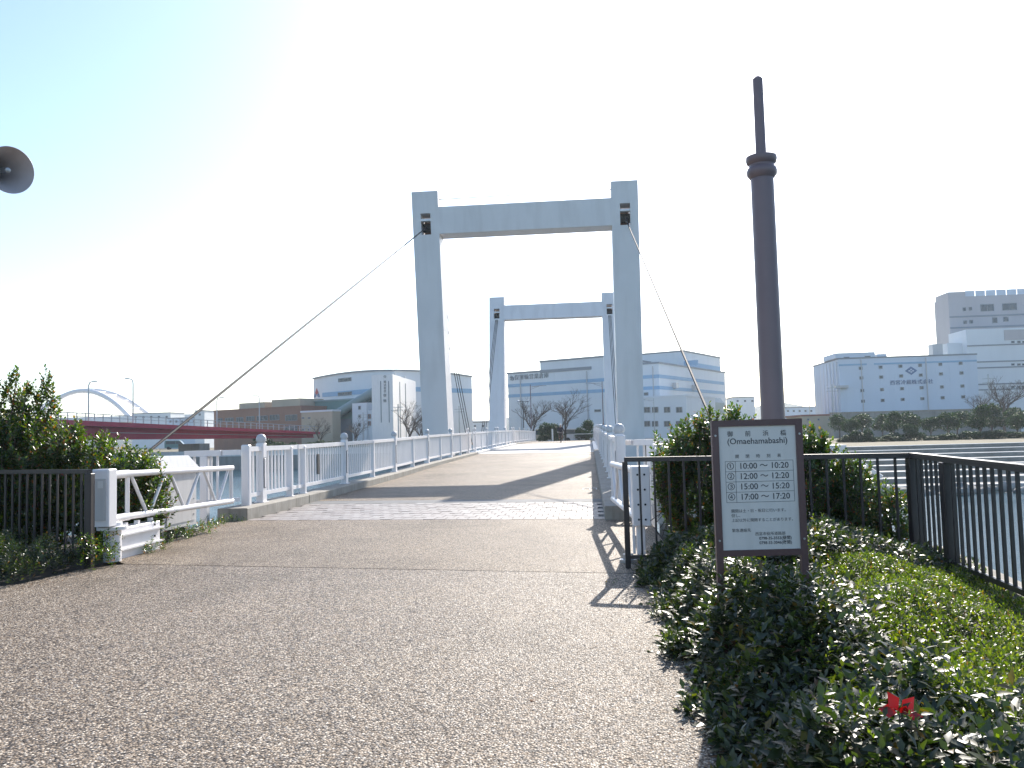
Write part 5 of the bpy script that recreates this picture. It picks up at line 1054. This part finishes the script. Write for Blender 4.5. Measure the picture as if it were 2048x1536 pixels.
for py in (632, 654): z = b.q(1960, py)[1]; b.box('ledge', 0, b.W, -0.12, -0.005, z - 0.15, z + 0.15, M['roofg'])
for p0, y0, p1, y1 in ((1960, 609, 1988, 622), (2004, 607, 2034, 620), (1925, 615, 1932, 622), (1937, 614, 1944, 621), (1926, 641, 1934, 648), (1938, 640, 1946, 647), (1984, 635, 1995, 646), (2006, 634, 2017, 643)): b.win(p0, y0, p1, y1, 0, mull=1 if p1 - p0 > 14 else 0)
yw = -8; x0, z1 = b.q(1932, 659, yw); b.box('lower_wing', x0, b.W, yw, -0.2, 0, z1, M['wallw']); 
xq, zq = b.q(1912, 684, yw); b.box('lower_wing', b.q(1886, 690, -4)[0], x0, -6, 0.0, 0, zq, M['wallw'])
for py in (690, 723, 735, 768, 779): z = b.q(1990, py, yw)[1]; b.box('ledge', x0, b.W, yw - 0.1, yw - 0.005, z - 0.12, z + 0.12, M['roofg'])
for py in (682, 727, 772):
    for px in (2022, 2034, 2044): b.win(px, py, px + 7, py + 4, yw)
x0, z1 = b.q(2008, 660, yw - 0.1); x1, z0 = b.q(2048, 679, yw - 0.1); b.box('grey_panel', x0, x1 + 6, yw - 0.09, yw - 0.01, z0, z1, M['wallb'])
# small far things
def lowbox(name, a, bb, py, Y, mat, label, roof='roofg', wins=0):
    b = Bld(name, label, a, Y, bb, Y, -0.3); zt = b.q((a + bb) / 2, py)[1]; b.box('wall', 0, b.W, 0, 12, 0, zt, M[mat]); b.box('roof_edge', -0.2, b.W + 0.2, -0.2, 12, zt, zt + 0.3, M[roof])
    for i in range(wins): px = a + (bb - a) * (i + 0.5) / wins; b.win(px - 2.2, py + 5, px + 2.2, py + 9)
lowbox('pale_block', 264, 341, 827, 330, 'wallw', 'distant pale flat-roofed block right of the white arch', wins=5); lowbox('pale_block', 335, 430, 836, 300, 'wallw2', 'distant long pale block between the arch and the brown building', wins=8); lowbox('pale_block', 390, 409, 822, 290, 'wallw', 'distant narrow white block with rooftop sign left of the brown building', wins=1)
lowbox('low_shed', 1606, 1668, 832, 150, 'cream', 'low reddish roofed shed left of the cold store', 'redroof', 3); lowbox('grey_block', 1468, 1512, 795, 260, 'wallw', 'distant pale block beside the brown lamp post', wins=3); lowbox('long_shed', 1570, 1640, 815, 300, 'wallw2', 'distant long pale shed right of the brown lamp post', wins=6); lowbox('low_shed', 1395, 1470, 838, 200, 'wallw', 'low pale shed right of the striped warehouse', wins=4)
lowbox('low_shed', 942, 990, 845, 240, 'wallw', 'low pale shed between the front tower cables and the rear tower', wins=3)
m = MB(); pts = []
for i in range(90):
    x = -900 + i * 20; pts.append((x, 12 + 9 * math.sin(i * 0.37) + 6 * math.sin(i * 0.91 + 1)))
for i in range(89):
    (xa, za), (xb_, zb_) = pts[i], pts[i + 1]; m.add([(xa, 900, -1), (xb_, 900, -1), (xb_, 960, zb_ + 4), (xa, 960, za + 4), (xb_, 1100, -1), (xa, 1100, -1)], [(0, 1, 2, 3), (3, 2, 4, 5)])
struct('far_hills', m, M['hill'], True)
# ------------------------------------------------------------------ air
HAZE = 0.00022
if HAZE > 0:
    t = NT('haze_air'); t.t.nodes.remove(t.p); v = t.n('VolumePrincipled'); v.inputs['Color'].default_value = (0.80, 0.90, 1, 1); v.inputs['Density'].default_value = HAZE; v.inputs['Anisotropy'].default_value = 0.5
    t.l(v.outputs[0], t.out.inputs['Volume']); m = MB(); m.box(-950, 950, -70, 1550, -5, 60); tag(mk('haze', m, t.m), 'thin pale haze filling the air', 'haze', kind='stuff')
